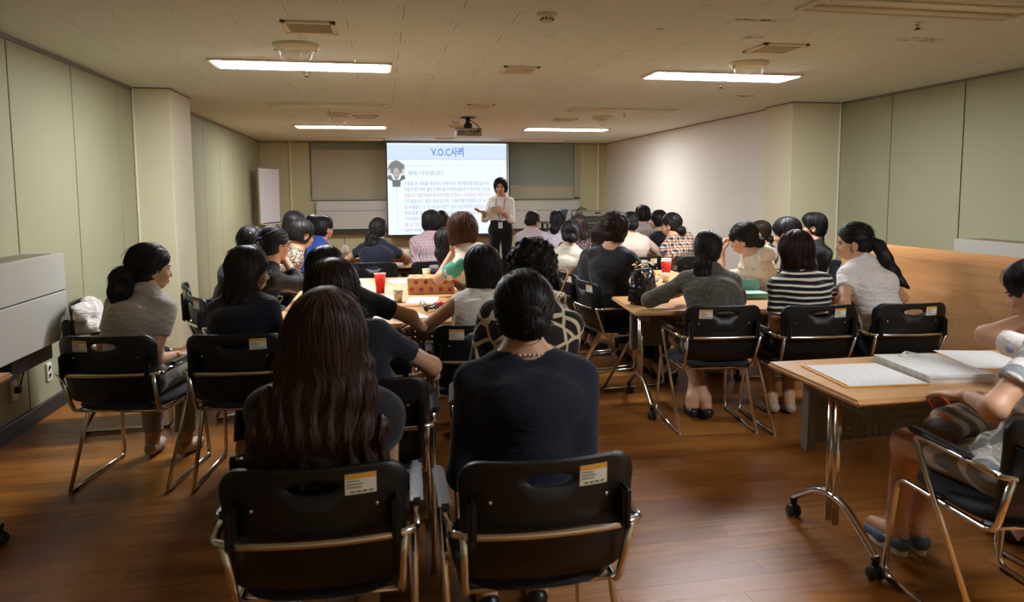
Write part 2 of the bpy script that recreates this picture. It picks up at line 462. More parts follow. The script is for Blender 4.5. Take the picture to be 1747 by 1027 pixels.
for yy, lit, where in ((.83, 1, ''), (3.32, 0, 'nearest the rear wall'), (5.56, 1, ''), (8.05, 0, ''), (10.60, 1, ''), (12.95, 0, 'close to the end wall')):
    for xx, sd in ((-.545, 'heater side'), (2.81, 'papered wall side')):
        row = {.83: 'over the rearmost chairs', 3.32: 'above the rear seats', 5.56: 'above the middle tables', 8.05: 'between the two lit rows', 10.60: 'above the presenter end', 12.95: 'close to the end wall'}[yy]
        lit_ = lit and not (yy == .83 and xx < 0)
        fixture(xx, yy, lit_, f"{'glowing' if lit_ else 'unlit'} rectangular ceiling light {row}, {sd}", 0 if xx < 0 else .01)
def vent(x, y, w, d, label, rim=M_IVORY):
    t = thing('ceiling_vent', label, 'vent', (x, y, ZC), 0, 'square ceiling air vents')
    MB().box((-w/2+.02, -d/2+.02, -.006), (w/2-.02, d/2-.02, 0)).obj('grille_back', mk('vent_filter_mesh', lin(128, 120, 102), .8, bump=.4, bscale=300), t)
    f = MB()
    for a, b in (((-w/2, -d/2, -.014), (w/2, -d/2+.03, 0)), ((-w/2, d/2-.03, -.014), (w/2, d/2, 0)), ((-w/2, -d/2, -.014), (-w/2+.03, d/2, 0)), ((w/2-.03, -d/2, -.014), (w/2, d/2, 0))): f.box(a, b, .002)
    f.obj('frame', rim, t)
    n = 7
    sl = MB().box((-w/2+.03, -.006, -.011), (w/2-.03, .006, -.005), M=Matrix.Rotation(.5, 4, 'X')).mesh('slat', M_IVORY)
    for k in range(n):
        o = new_obj('slat', sl, None, t); o.location = (0, -d/2+.045+(d-.09)*k/(n-1), 0)
for x, y, w, d, l in ((-.38, 4.30, .30, .29, 'beige ceiling vent beside the lit lamp on the heater side'), (2.62, 4.43, .32, .29, 'beige ceiling vent by the dome over the striped tee table'),
                      (1.08, 5.53, .28, .32, 'ceiling vent in the middle between the two lit lamps'), (1.10, 7.90, .30, .32, 'ceiling vent in the middle between the unlit lamps'),
                      (1.12, 10.35, .30, .32, 'ceiling vent just behind the projector'), (1.13, 12.75, .32, .3, 'ceiling vent right in front of the screen'),
                      (2.42, 9.25, .30, .3, 'ceiling vent beside the far dome, papered wall side'), (-.17, 9.2, .30, .3, 'ceiling vent beside the far dome, heater side')):
    vent(x, y, w, d, l)
def dome(x, y, label):
    t = thing('dome_camera', label, 'camera', (x, y, ZC), 0, 'clear dome cameras on the ceiling')
    MB().lathe([(.145, 0), (.145, -.018), (.125, -.034), (.108, -.036)], 28).obj('base', M_IVORY, t)
    g = NT('dome_glass'); g.base((.95, .93, .85, 1)); g.set(Roughness=.08, Transmission_Weight=.0, Alpha=.30, Specular_IOR_Level=1.0); g.bump(g.noise(g.coord(), 30, 1), .02, .002)
    MB().lathe([(.105, -.034), (.103, -.06), (.09, -.09), (.06, -.112), (.02, -.121), (0, -.122)], 28).obj('dome', MATS.setdefault('dome_glass', g.m), t)
    MB().ball((0, 0, -.05), .035).obj('lens_unit', M_IVORY, t)
    for sx in (-1, 1): MB().box((sx*.125-.012, -.012, -.045), (sx*.125+.012, .012, -.02), .003).obj('clip', M_WHITE, t)
for x, y, l in ((-.52, 4.84, 'clear ceiling dome in front of the lit lamp, heater side'), (2.73, 4.98, 'clear ceiling dome in front of the lit lamp, papered wall side'),
                (-.48, 8.95, 'small far ceiling dome on the heater side'), (2.84, 8.85, 'small far ceiling dome on the papered wall side')): dome(x, y, l)
def smoke(x, y, label):
    t = thing('smoke_detector', label, 'detector', (x, y, ZC), 0, 'round smoke detectors')
    MB().lathe([(.055, 0), (.055, -.014), (.046, -.02), (.040, -.022)], 24).obj('base', M_IVORY, t)
    MB().lathe([(.036, -.02), (.032, -.042), (.024, -.050), (0, -.050)], 24).obj('sensor_head', M_IVORY, t)
    for k in range(10):
        a = k*math.pi/5; c, s = math.cos(a)*.0345, math.sin(a)*.0345
        MB().box((c-.004, s-.004, -.036), (c+.004, s+.004, -.028)).obj('slot', M_DARK, t)
smoke(.90, 3.80, 'ivory round smoke detector over the rear aisle'); smoke(1.02, 9.70, 'ivory round smoke detector just before the projector')
def sprinkler(x, y, label):
    t = thing('sprinkler_head', label, 'sprinkler', (x, y, ZC), 0, 'ceiling sprinkler heads')
    MB().lathe([(.036, 0), (.036, -.004), (.02, -.008), (.012, -.012)], 18).obj('rosette', M_CHROME, t)
    MB().lathe([(.010, -.01), (.012, -.025), (.007, -.032)], 12).obj('body', M_CHROME, t)
    MB().lathe([(.017, -.034), (.017, -.037), (0, -.038)], 14).obj('deflector', M_DARK, t)
for x, y, l in ((-.56, 5.90, 'sprinkler just beyond the lit lamp on the heater side'), (3.05, 3.66, 'sprinkler beyond the large unlit lamp'), (3.02, 6.0, 'sprinkler just beyond the lit lamp by the papered wall'),
                (-.56, 8.40, 'small sprinkler beyond the unlit lamp, heater side'), (2.97, 8.42, 'small sprinkler beyond the unlit lamp, papered wall side'), (-.54, 10.95, 'tiny sprinkler beyond the far lit lamp, heater side'), (2.95, 10.95, 'tiny sprinkler beyond the far lit lamp, papered wall side')): sprinkler(x, y, l)
# water stains on the ceiling
def stain_mat():
    t = NT('ceiling_stain'); v = t.coord((4, 22, 4))
    n = t.noise(v, 3, 4, .7); t.base(c4(lin(70, 48, 24))); t.set(Roughness=.95)
    t.put(t.b.inputs['Alpha'], t.math('MULTIPLY', t.math('GREATER_THAN', n, .55), .75)); return t.m
MS = stain_mat()
for x_, y_, w_, d_ in ((2.10, 3.74, .26, .05), (3.40, 4.05, .30, .10), (2.31, 4.16, .12, .05), (3.63, 6.72, .22, .10), (1.64, 4.03, .05, .03)):
    MB().box((x_-w_/2, y_-d_/2, ZC-.0006), (x_+w_/2, y_+d_/2, ZC-.0001)).obj('water_stain', MS, ce)
# projector
t = thing('projector', 'white ceiling mounted video projector on a dark bracket', 'projector', (1.12, 9.15, 2.20), 0)
MB().box((-.165, -.14, -.055), (.165, .14, .045), .012, seg=2).obj('housing', M_WHITE, t)
MB().box((-.150, -.1425, -.040), (-.045, -.139, .03), .001).obj('vent_panel', mk('proj_vent', lin(120, 108, 84), .6, bump=.4, bscale=200), t)
MB().box((-.04, -.1425, -.045), (.155, -.139, .035), .001).obj('connector_panel', mk('proj_back', lin(140, 126, 98), .6, bump=.1), t)
for k, (x, z) in enumerate(((.02, .01), (.06, -.02), (.06, .012), (.095, .0), (.125, .015))):
    MB().box((x-.014, -.1445, z-.008), (x+.014, -.1424, z+.008)).obj('socket', M_DARK, t)
MB().box((-.165, -.13, .043), (.165, .13, .055), .004).obj('top_plate', M_DARK, t)
MB().box((-.05, -.05, .05), (.05, .05, .12), .01).tube([(0, 0, .11), (0, 0, .19)], .03, 12).box((-.09, -.07, .185), (.09, .07, .199), .004).obj('bracket', M_DARK, t)
MB().lathe([(.04, 0), (.045, .02), (.03, .025), (0, .02)], 16, (.06, .14, -.005), axis='Y').obj('lens', M_DARK, t)
MB().tube(smooth_path([(.09, -.14, .0), (.12, -.16, .05), (.10, -.10, .10), (.03, -.02, .16)]), .006, 6).obj('cable', M_DARK, t)
# ------------------------------------------------------------------ organic shapes: distance fields meshed with surface nets
V3 = lambda *a: np.array(a, dtype=np.float64)
def unit(v): return v/ (np.linalg.norm(v)+1e-9)
def cone(a, b, r1, r2, k=.02, u=None, su=1.0, flat=False, op='u', flat0=False):
    a, b = np.asarray(a, float), np.asarray(b, float); R = max(r1, r2)*max(su, 1.0)
    return ('c', (a, b, r1, r2, u, su, flat, flat0), np.minimum(a, b)-R, np.maximum(a, b)+R, k, op)
def ell(c, r, R=None, k=.02, op='u'):
    c = np.asarray(c, float); r = np.asarray(r, float); m_ = r.max()
    return ('e', (c, r, np.eye(3) if R is None else R), c-m_, c+m_, k, op)
def half(p, n, op='x', k=.005):     # keep the side where (x-p).n < 0
    return ('h', (np.asarray(p, float), unit(np.asarray(n, float))), None, None, k, op)
def pdist(pr, X, Y, Z):
    kind, d = pr[0], pr[1]
    if kind == 'c':
        a, b, r1, r2, u, su, flat, flat0 = d; ba = b-a; L2 = ba@ba + 1e-12
        x, y, z = X-a[0], Y-a[1], Z-a[2]
        tr = (x*ba[0]+y*ba[1]+z*ba[2])/L2; t = np.clip(tr, 0, 1)
        x = x-t*ba[0]; y = y-t*ba[1]; z = z-t*ba[2]
        q = x*x+y*y+z*z
        if u is not None:
            l = x*u[0]+y*u[1]+z*u[2]; q = q + l*l*(1/su**2-1)
        o = np.sqrt(np.maximum(q, 0)) - (r1+t*(r2-r1))
        if flat: o = np.maximum(o, (tr-1)*math.sqrt(L2))
        if flat0: o = np.maximum(o, -tr*math.sqrt(L2))
        return o
    if kind == 'e':
        c, r, R = d; x, y, z = X-c[0], Y-c[1], Z-c[2]
        p = [R[0, i]*x+R[1, i]*y+R[2, i]*z for i in range(3)]
        k0 = np.sqrt(sum((p[i]/r[i])**2 for i in range(3))); k1 = np.sqrt(sum((p[i]/r[i]**2)**2 for i in range(3)))
        return k0*(k0-1)/(k1+1e-9)
    p, n = d
    return (X-p[0])*n[0]+(Y-p[1])*n[1]+(Z-p[2])*n[2]
def field(prims, h, disp=None, pad=.03):
    pos = [p for p in prims if p[5] == 'u']
    lo = np.min([p[2] for p in pos], axis=0)-pad; hi = np.max([p[3] for p in pos], axis=0)+pad
    n = np.maximum(np.ceil((hi-lo)/h).astype(int)+1, 4)
    ax = [lo[i]+h*np.arange(n[i]) for i in range(3)]
    F_ = np.full(n, .08, np.float64)
    for p in prims:
        k = p[4]
        if p[2] is None: sl = [slice(0, n[i]) for i in range(3)]
        else:
            mg = max(k, 2*h)+h
            sl = [slice(max(0, int((p[2][i]-mg-lo[i])/h)), min(n[i], int((p[3][i]+mg-lo[i])/h)+2)) for i in range(3)]
            if any(s.stop <= s.start for s in sl): continue
        X, Y, Z = ax[0][sl[0]][:, None, None], ax[1][sl[1]][None, :, None], ax[2][sl[2]][None, None, :]
        d = pdist(p, X, Y, Z); f = F_[tuple(sl)]
        if p[5] == 'u':
            hh = np.maximum(k-np.abs(f-d), 0)/max(k, 1e-6); F_[tuple(sl)] = np.minimum(f, d)-hh*hh*k*.25
        elif p[5] == 's':
            d = -d; hh = np.maximum(k-np.abs(f-d), 0)/max(k, 1e-6); F_[tuple(sl)] = np.maximum(f, d)+hh*hh*k*.25
        else:
            hh = np.maximum(k-np.abs(f-d), 0)/max(k, 1e-6); F_[tuple(sl)] = np.maximum(f, d)+hh*hh*k*.25
    if disp is not None: F_ = F_ + disp(ax[0][:, None, None], ax[1][None, :, None], ax[2][None, None, :])
    # close the border
    for i in range(3):
        s0 = [slice(None)]*3; s0[i] = 0; F_[tuple(s0)] = .02; s0[i] = -1; F_[tuple(s0)] = .02
    return F_, lo, h
def nets(F_, lo, h):
    ins = F_ < 0
    n = np.array(F_.shape)
    c = np.zeros(n-1, np.int8)
    for i in (0, 1):
        for j in (0, 1):
            for k in (0, 1): c += ins[i:n[0]-1+i, j:n[1]-1+j, k:n[2]-1+k]
    act = (c > 0) & (c < 8)
    idx = np.full(n-1, -1, np.int32); ids = np.argwhere(act); N = len(ids)
    if N == 0: return np.zeros((0, 3)), np.zeros((0, 4), int)
    idx[act] = np.arange(N)
    acc = np.zeros((N, 3)); cnt = np.zeros(N)
    cor = [(i, j, k) for i in (0, 1) for j in (0, 1) for k in (0, 1)]
    val = {o: F_[ids[:, 0]+o[0], ids[:, 1]+o[1], ids[:, 2]+o[2]] for o in cor}
    for a in cor:
        for ax_ in range(3):
            if a[ax_]: continue
            b = list(a); b[ax_] = 1; b = tuple(b)
            va, vb = val[a], val[b]; m_ = (va < 0) != (vb < 0)
            t = np.where(m_, va/np.where(m_, va-vb, 1), 0)
            p = np.array(a, float)[None].repeat(N, 0); p[:, ax_] += t
            acc[m_] += p[m_]; cnt[m_] += 1
    V = (ids + acc/cnt[:, None])*h + lo
    quads = []
    for ax_ in range(3):
        u, v = (ax_+1) % 3, (ax_+2) % 3
        sa = [slice(None)]*3; sb = [slice(None)]*3; sa[ax_] = slice(0, n[ax_]-1); sb[ax_] = slice(1, n[ax_])
        A, B = ins[tuple(sa)], ins[tuple(sb)]
        e = np.argwhere(A != B)
        e = e[(e[:, u] > 0) & (e[:, v] > 0) & (e[:, u] < n[u]-1) & (e[:, v] < n[v]-1)]
        if not len(e): continue
        fl_ = A[e[:, 0], e[:, 1], e[:, 2]]
        def cell(du, dv):
            q = e.copy(); q[:, u] -= du; q[:, v] -= dv; return idx[q[:, 0], q[:, 1], q[:, 2]]
        q = np.stack([cell(1, 1), cell(0, 1), cell(0, 0), cell(1, 0)], 1)
        q[~fl_] = q[~fl_][:, ::-1]; quads.append(q)
    return V, np.concatenate(quads)
def sdf(prims, h, disp=None): return nets(*field(prims, h, disp))
def np_mesh(name, parts, mats, strand=None):
    """parts: list of (V, Q, material index)"""
    V = np.concatenate([p[0] for p in parts]); off = 0; Q = []; MI = []
    for p in parts:
        Q.append(p[1]+off); off += len(p[0]); MI.append(np.full(len(p[1]), p[2], np.int32))
    Q = np.concatenate(Q); MI = np.concatenate(MI)
    me = bpy.data.meshes.new(name)
    me.vertices.add(len(V)); me.vertices.foreach_set('co', V.astype(np.float32).ravel())
    me.loops.add(Q.size); me.loops.foreach_set('vertex_index', Q.astype(np.int32).ravel())
    me.polygons.add(len(Q)); me.polygons.foreach_set('loop_start', np.arange(0, Q.size, 4, dtype=np.int32))
    me.polygons.foreach_set('loop_total', np.full(len(Q), 4, np.int32))
    me.polygons.foreach_set('material_index', MI); me.polygons.foreach_set('use_smooth', np.ones(len(Q), bool))
    if strand is not None:
        at = me.attributes.new('strand', 'FLOAT_VECTOR', 'POINT'); at.data.foreach_set('vector', strand.astype(np.float32).ravel())
    me.update(calc_edges=True); me.validate()
    for m_ in mats: me.materials.append(m_)
    return me
def blob(c, r, R=None, n=10):
    """small quad ellipsoid as (V,Q)"""
    u = np.linspace(0, 2*np.pi, n, endpoint=False); v = np.linspace(.12, np.pi-.12, 7)
    P = np.array([[math.sin(b)*math.cos(a), math.sin(b)*math.sin(a), math.cos(b)] for b in v for a in u])*np.asarray(r)
    if R is not None: P = P @ R.T
    Q = [[i*n+j, i*n+(j+1) % n, (i+1)*n+(j+1) % n, (i+1)*n+j] for i in range(6) for j in range(n)]
    return P+np.asarray(c), np.array(Q)[:, ::-1]
def wob(seed, amp, freq):
    rs = np.random.RandomState(seed); D = rs.normal(size=(5, 3)); D = D/np.linalg.norm(D, axis=1)[:, None]*freq; ph = rs.rand(5)*6.28
    return lambda X, Y, Z: amp*sum(np.sin(D[i, 0]*X+D[i, 1]*Y+D[i, 2]*Z+ph[i]) for i in range(5))/2.2

def vnormals(V, Q):
    n = np.zeros_like(V); a, b, c, d = V[Q[:, 0]], V[Q[:, 1]], V[Q[:, 2]], V[Q[:, 3]]
    f = np.cross(c-a, d-b)
    for k in range(4): np.add.at(n, Q[:, k], f)
    return n/(np.linalg.norm(n, axis=1)[:, None]+1e-12)
from mathutils.kdtree import KDTree
def strands(V, Q, flow, count, r, steps, step, seed, lift=.001, stray=.0, dr=.12):
    """thin tapered locks that follow the hair surface; flow(p, n, rng) gives the growing direction"""
    rs = np.random.RandomState(seed); N = vnormals(V, Q)
    kd = KDTree(len(V))
    for i, v in enumerate(V): kd.insert(v, i)
    kd.balance()
    Vo, Qo, So = [], [], []; base = 0
    ang = np.array([0, 2.0944, 4.18879])
    for k in range(count):
        i = rs.randint(len(V)); p = V[i]; pts = [p+N[i]*lift]; ns = [N[i]]; off = lift*(1+rs.rand())
        drift = rs.normal(size=3)*dr
        loose = rs.rand() < stray
        for s_ in range(steps):
            d = flow(p, N[i], rs)
            if d is None: break
            d = d + drift
            n = N[i]; d = d - n*(d@n); L = math.sqrt(d@d)
            if L < 1e-6: break
            q = p + d/L*step
            _, i, dist = kd.find(q)
            if loose: off += step*.10
            if loose and len(pts) > 7: break
            elif dist > step*.9: break
            p = V[i]*.5 + q*.5 if not loose else q
            pts.append(p+N[i]*off); ns.append(N[i])
        m = len(pts)
        if m < 4: continue
        P = np.array(pts); T = np.gradient(P, axis=0); T /= np.linalg.norm(T, axis=1)[:, None]+1e-9
        n_ = np.array(ns); b = np.cross(T, n_); b /= np.linalg.norm(b, axis=1)[:, None]+1e-9
        n_ = np.cross(b, T)
        tt = np.linspace(0, 1, m); rr = r*(.35+1.1*np.sin(np.pi*np.clip(tt*.9+.08, 0, 1)))*(.7+.6*rs.rand())
        ring = P[:, None, :]+rr[:, None, None]*(np.cos(ang)[None, :, None]*n_[:, None, :]*.7+np.sin(ang)[None, :, None]*b[:, None, :]*1.3)
        Vo.append(ring.reshape(-1, 3))
        I = (np.arange(m-1)[:, None]*3+np.arange(3)[None]); J = (np.arange(m-1)[:, None]*3+(np.arange(3)[None]+1) % 3)
        Qo.append(np.stack([I, J, J+3, I+3], -1).reshape(-1, 4)+base); base += m*3
        So.append(np.tile(rs.normal(size=3)*3, (m*3, 1)))
    if not Vo: return None
    return np.concatenate(Vo), np.concatenate(Qo), np.concatenate(So)
SKIN = None
def skinmat(name='skin', col=lin(200, 155, 122)):
    if name in MATS: return MATS[name]
    t = NT(name); v = t.coord(); n = t.noise(v, 18, 3)
    t.base(t.mix(t.math('MULTIPLY', n, .6), c4(col), c4([col[0]*.9, col[1]*.8, col[2]*.75])))
    t.set(Roughness=.5, Specular_IOR_Level=.35, Subsurface_Weight=.0); t.bump(t.noise(v, 300, 2), .05, .002)
    MATS[name] = t.m; return t.m
M_SKIN = skinmat(); M_LIP = mk('lips', lin(165, 82, 78), .4, bump=.05); M_EYE = mk('eye_dark', (.012, .008, .006), .15, bump=.02)
M_EYEW = mk('eye_white', lin(210, 200, 190), .3, bump=.02); M_BROW = mk('eyebrow', (.02, .014, .01), .8, bump=.1)
HB = hairmat('hair_black', (.005, .0042, .004), (.022, .018, .016))
HBR = hairmat('hair_dark_brown', (.010, .0055, .004), (.045, .024, .016))
HRB = hairmat('hair_red_brown', (.012, .005, .004), (.035, .014, .009))
HLB = hairmat('hair_light_brown', (.035, .014, .006), (.16, .065, .026), .5)
HLONG = hairmat('hair_long_brown', (.012, .007, .006), (.085, .045, .032), .42)

def rotz(a):     # a > 0 turns right (clockwise from above)
    c, s = math.cos(a), math.sin(a); return np.array([[c, s, 0], [-s, c, 0], [0, 0, 1]])
def headframe(yaw, nod, tilt):
    cy, sy = math.cos(nod), math.sin(nod); Rx = np.array([[1, 0, 0], [0, cy, sy], [0, -sy, cy]])   # nod>0 looks down
    ct, st = math.cos(tilt), math.sin(tilt); Ry = np.array([[ct, 0, st], [0, 1, 0], [-st, 0, ct]])
    return rotz(yaw) @ Rx @ Ry
def ik(S_, W_, pole, l1=.265, l2=.235):
    d = W_-S_; L = np.linalg.norm(d); mx = (l1+l2)*.995
    if L > mx: W_ = S_+d/L*mx; d = W_-S_; L = mx
    a = (l1*l1-l2*l2+L*L)/(2*L); hgt = math.sqrt(max(l1*l1-a*a, 0))
    n = d/L; p = pole-n*(pole@n); p = unit(p)
    return S_+n*a+p*hgt, W_
def hand_prims(w, d, n, side, curl=.5, spread=.0, s=1.0):
    d = unit(d); n = unit(n-d*(n@d)); l = np.cross(d, n)*side      # l points to the thumb side when side chosen so
    P = [cone(w-d*.03, w+d*.015, .024*s, .024*s, .01, l, 1.15)]
    R = np.stack([l, d, n], 1)
    P.append(ell(w+d*.05*s, (.040*s, .052*s, .016*s), R, .012))
    for i, (o, L) in enumerate(((.030, .068), (.010, .078), (-.010, .073), (-.029, .058))):
        p = w+d*.088*s+l*o*s; a = curl*.6; dd = unit(d+l*o*spread*8)
        for j, f in enumerate((.45, .32, .23)):
            v = dd*math.cos(a)+n*math.sin(a); q = p+v*L*f*s
            P.append(cone(p, q, (.0095-.001*j)*s, (.0090-.001*j)*s, .004)); p = q; a += curl
    p = w+d*.022*s+l*.028*s; v = unit(d*.75+l*.6+n*.35); q = p+v*.042*s; P.append(cone(p, q, .013*s, .011*s, .008))
    v = unit(d*.95+l*.15+n*(.25+curl*.3)); P.append(cone(q, q+v*.034*s, .0105*s, .0085*s, .004))
    return P
ARMS = {   # wrist position, hand direction, palm normal, elbow pole  (right side; mirrored for left), local to hips
    'lap': ((.09, .22, .60), (-.45, .8, -.2), (0, 0, -1), (.35, -.7, -.5), .35),
    'table': ((.11, .34, .728), (-.55, .8, 0), (0, 0, -1), (.55, -.5, -.5), .35),
    'fold': ((-.02, .26, .728), (-.9, .35, 0), (0, -.2, -1), (.6, -.3, -.6), .3),
    'wide': ((.18, .33, .728), (-.6, .7, 0), (0, 0, -1), (.9, -.4, -.3), .35),
}
def head_prims(O, R, k=.015, male=False):
    g = lambda x, y, z: O + R @ V3(x, y, z)
    P = [ell(g(0, -.008, .078), (.072, .090, .079), R, .02), ell(g(0, .022, .015), (.056, .064, .078), R, .03),
         ell(g(0, .048, -.042), (.030, .026, .024), R, .03),
         cone(g(0, .083, .036), g(0, .098, .004), .007, .012, .012), ell(g(.0, .080, .0), (.02, .012, .012), R, .012),
         ell(g(.034, .058, .002), (.024, .022, .024), R, .02), ell(g(-.034, .058, .002), (.024, .022, .024), R, .02),
         ell(g(0, .078, -.028), (.024, .012, .014), R, .012)]
    for s in (-1, 1):
        P.append(ell(g(s*.030, .090, .034), (.014, .012, .010), R, .010, 's'))
        P.append(ell(g(s*.073, -.006, .018), (.008, .020, .031), R, .006))
        P.append(ell(g(s*.081, -.001, .020), (.006, .009, .018), R, .006, 's'))
    return P
def hair_prims(style, O, R, sp):
    g = lambda x, y, z: O + R @ V3(x, y, z)
    P = []
    vol = sp.get('vol', 1.0)
    P.append(ell(g(0, -.014, .082), (.083*vol, .101*vol, .086*vol), R, .02))
    P.append(ell(g(0, -.038, .035), (.078*vol, .072*vol, .085), R, .03))
    tied = style in ('bun', 'pony', 'up')
    if style in ('bob', 'shoulder', 'long'):
        lo = sp.get('low', -.075)
        P.append(cone(g(0, -.018, .06), g(0, -.025, lo+.03), .085*vol, .082*vol, .03, R[:, 0], 1.07))
        if style == 'bob': P.append(half(g(0, 0, lo), R @ V3(0, -.15, -1), 'x', .03))
    if style in ('short', 'curly'):
        P.append(ell(g(0, -.045, .01), (.075*vol, .06*vol, .075), R, .03))
        if style == 'curly': P.append(ell(g(0, -.02, .09), (.098*vol, .11*vol, .09*vol), R, .03))
    # carve the face
    ears = sp.get('ears', tied or style == 'short')
    fw = .062 if not tied else .066
    fz = .012 if not sp.get('bangs') else -.012
    P.append(ell(g(0, .112, fz), (fw, .092, .086), R, .012, 's'))
    P.append(ell(g(0, .085, -.085), (.10, .09, .07), R, .02, 's'))
    if tied or style in ('short', 'curly'):
        P.append(ell(g(0, .02, -.09), (.12, .085, .072), R, .02, 's'))
    if ears:
        for s in (-1, 1): P.append(ell(g(s*.085, .012, .012), (.028, .040, .044), R, .012, 's'))
    if style in ('bob', 'long', 'shoulder'):       # hollow round the neck and jaw
        P.append(ell(g(0, .055, -.07), (.066, .085, .10), R, .02, 's'))
    if sp.get('bangs'):
        P.append(cone(g(-.045, .070, .078), g(.045, .070, .078), .024, .024, .015, R[:, 2], 1.5))
    if style == 'bun':
        b = sp.get('bun', (0, -.112, .0)); r = sp.get('bunr', .040)
        P.append(ell(g(*b), (r*1.15, r*.85, r), R, .012))
        P.append(cone(g(b[0]*.5, b[1]*.6, b[2]+.02), g(*b), r*.9, r*.75, .02))
    return P
OBST, TABLES_XY, CAPS, CHAIRS = [], [], [], []
def obst(cx, cy, rz, hx, hy, z0, z1, owner=None):
    OBST.append((cx, cy, math.cos(rz), math.sin(rz), hx, hy, (z0+z1)/2, (z1-z0)/2, owner))
def box_pen(P, r, near):
    """worst depth of balls (P, r) inside the boxes"""
    tot = np.zeros(P.shape[:-1])
    for cx, cy, c, s, hx, hy, cz, hz, ow in near:
        dx, dy, dz = P[..., 0]-cx, P[..., 1]-cy, np.abs(P[..., 2]-cz)-hz
        qx, qy = np.abs(dx*c+dy*s)-hx, np.abs(-dx*s+dy*c)-hy
        d = np.sqrt(np.maximum(qx, 0)**2+np.maximum(qy, 0)**2+np.maximum(dz, 0)**2)+np.minimum(np.maximum(np.maximum(qx, qy), dz), 0)
        tot = np.maximum(tot, r-d)
    return tot
def cap_pen(P, r, caps):
    tot = np.zeros(P.shape[:-1])
    for a, b, R in caps:
        ba = b-a; t = np.clip(((P-a)@ba)/(ba@ba+1e-9), 0, 1); d = np.linalg.norm(P-a-t[..., None]*ba, axis=-1)
        tot = np.maximum(tot, r+R-d)
    return tot
def solve_arm(pose, s, S_, B, origin, me_, lean_free=True):
    """choose elbow angle and small wrist shifts so the arm does not pass through furniture or neighbours"""
    named = isinstance(pose, str); base = ARMS[pose] if named else pose
    near = [o for o in OBST if math.hypot(o[0]-origin[0], o[1]-origin[1]) < 1.6]
    caps = [c[:3] for c in CAPS if c[3] != me_ and np.linalg.norm(c[0][:2]-origin[:2]) < 1.2]
    cands = [(base, dx, dy, dz, .0) for dx in (0, -.05, .05) for dy in (0, -.06, -.12, .05) for dz in (0, .03, .06)]
    if named and pose != 'lap': cands += [(ARMS['lap'], dx, dy, dz, .10) for dx in (0, -.04) for dy in (0, -.06, .05) for dz in (0, .03)]
    best = None
    for (w, d, n, p, cu), dx, dy, dz, pc in cands:
        tr = lambda v: B @ V3(v[0]*s, v[1], v[2])
        W_ = tr((w[0]+dx, w[1]+dy, w[2]+dz)); e0, W_ = ik(S_, W_, tr(p)); hd = unit(tr(d))
        ax = unit(W_-S_); c0 = S_+ax*((e0-S_)@ax); r0 = e0-c0; r1 = np.cross(ax, r0)
        A = np.array([0, .3, -.3, .6, -.6, .9, -.9, 1.2, -1.2, 1.6, -1.6, 2.0, -2.0])
        Es = c0+np.cos(A)[:, None]*r0+np.sin(A)[:, None]*r1
        t = np.linspace(.25, 1, 7)[None, :, None]; u = np.linspace(0, 1, 9)[None, :, None]; h_ = np.linspace(.1, 1, 5)[None, :, None]
        up = S_+(Es[:, None]-S_)*t; fo = Es[:, None]+(W_-Es[:, None])*u; ha = np.broadcast_to(W_+hd*.15*h_, (len(A), 5, 3))
        pen = 0
        for seg, r in ((up, .046), (fo, .036), (ha, .016)):
            G = seg+origin
            pen = pen+box_pen(G, r, near).max(1)+cap_pen(G, r, caps).max(1)
        cost = pen*25+.12*(1-np.cos(A))+abs(dx)*.6+abs(dy)*.5+abs(dz)*.7+pc
        if named and pose != 'lap' and pc == 0:
            hp_ = W_+hd*.06+origin
            if not any(abs((hp_[0]-x)*c+(hp_[1]-y)*q) < hx and abs(-(hp_[0]-x)*q+(hp_[1]-y)*c) < hy for x, y, c, q, hx, hy in TABLES_XY): cost = cost+.5
        i = int(np.argmin(cost))
        if best is None or cost[i] < best[0]: best = (cost[i], Es[i], W_, hd, tr(n), cu, pen[i])
    if best[6] > .012: print('ARM', me_, s, 'residual', round(float(best[6]), 3))
    return best[1:6]
PEOPLE = []
def person(*a, **k): PEOPLE.append((a, k))
def build_people():
    for i, (a, k) in enumerate(PEOPLE):       # torsos of everybody are obstacles for the others' arms
        head, hips = a[2], a[3]
        if not k.get('stand'): CAPS.append((V3(hips[0], hips[1], .55), V3(head[0]*.85+hips[0]*.15, head[1]*.85+hips[1]*.15, head[2]-.33), .125, i))
    for i, (a, k) in enumerate(PEOPLE): make_person(*a, idx=i, **k)
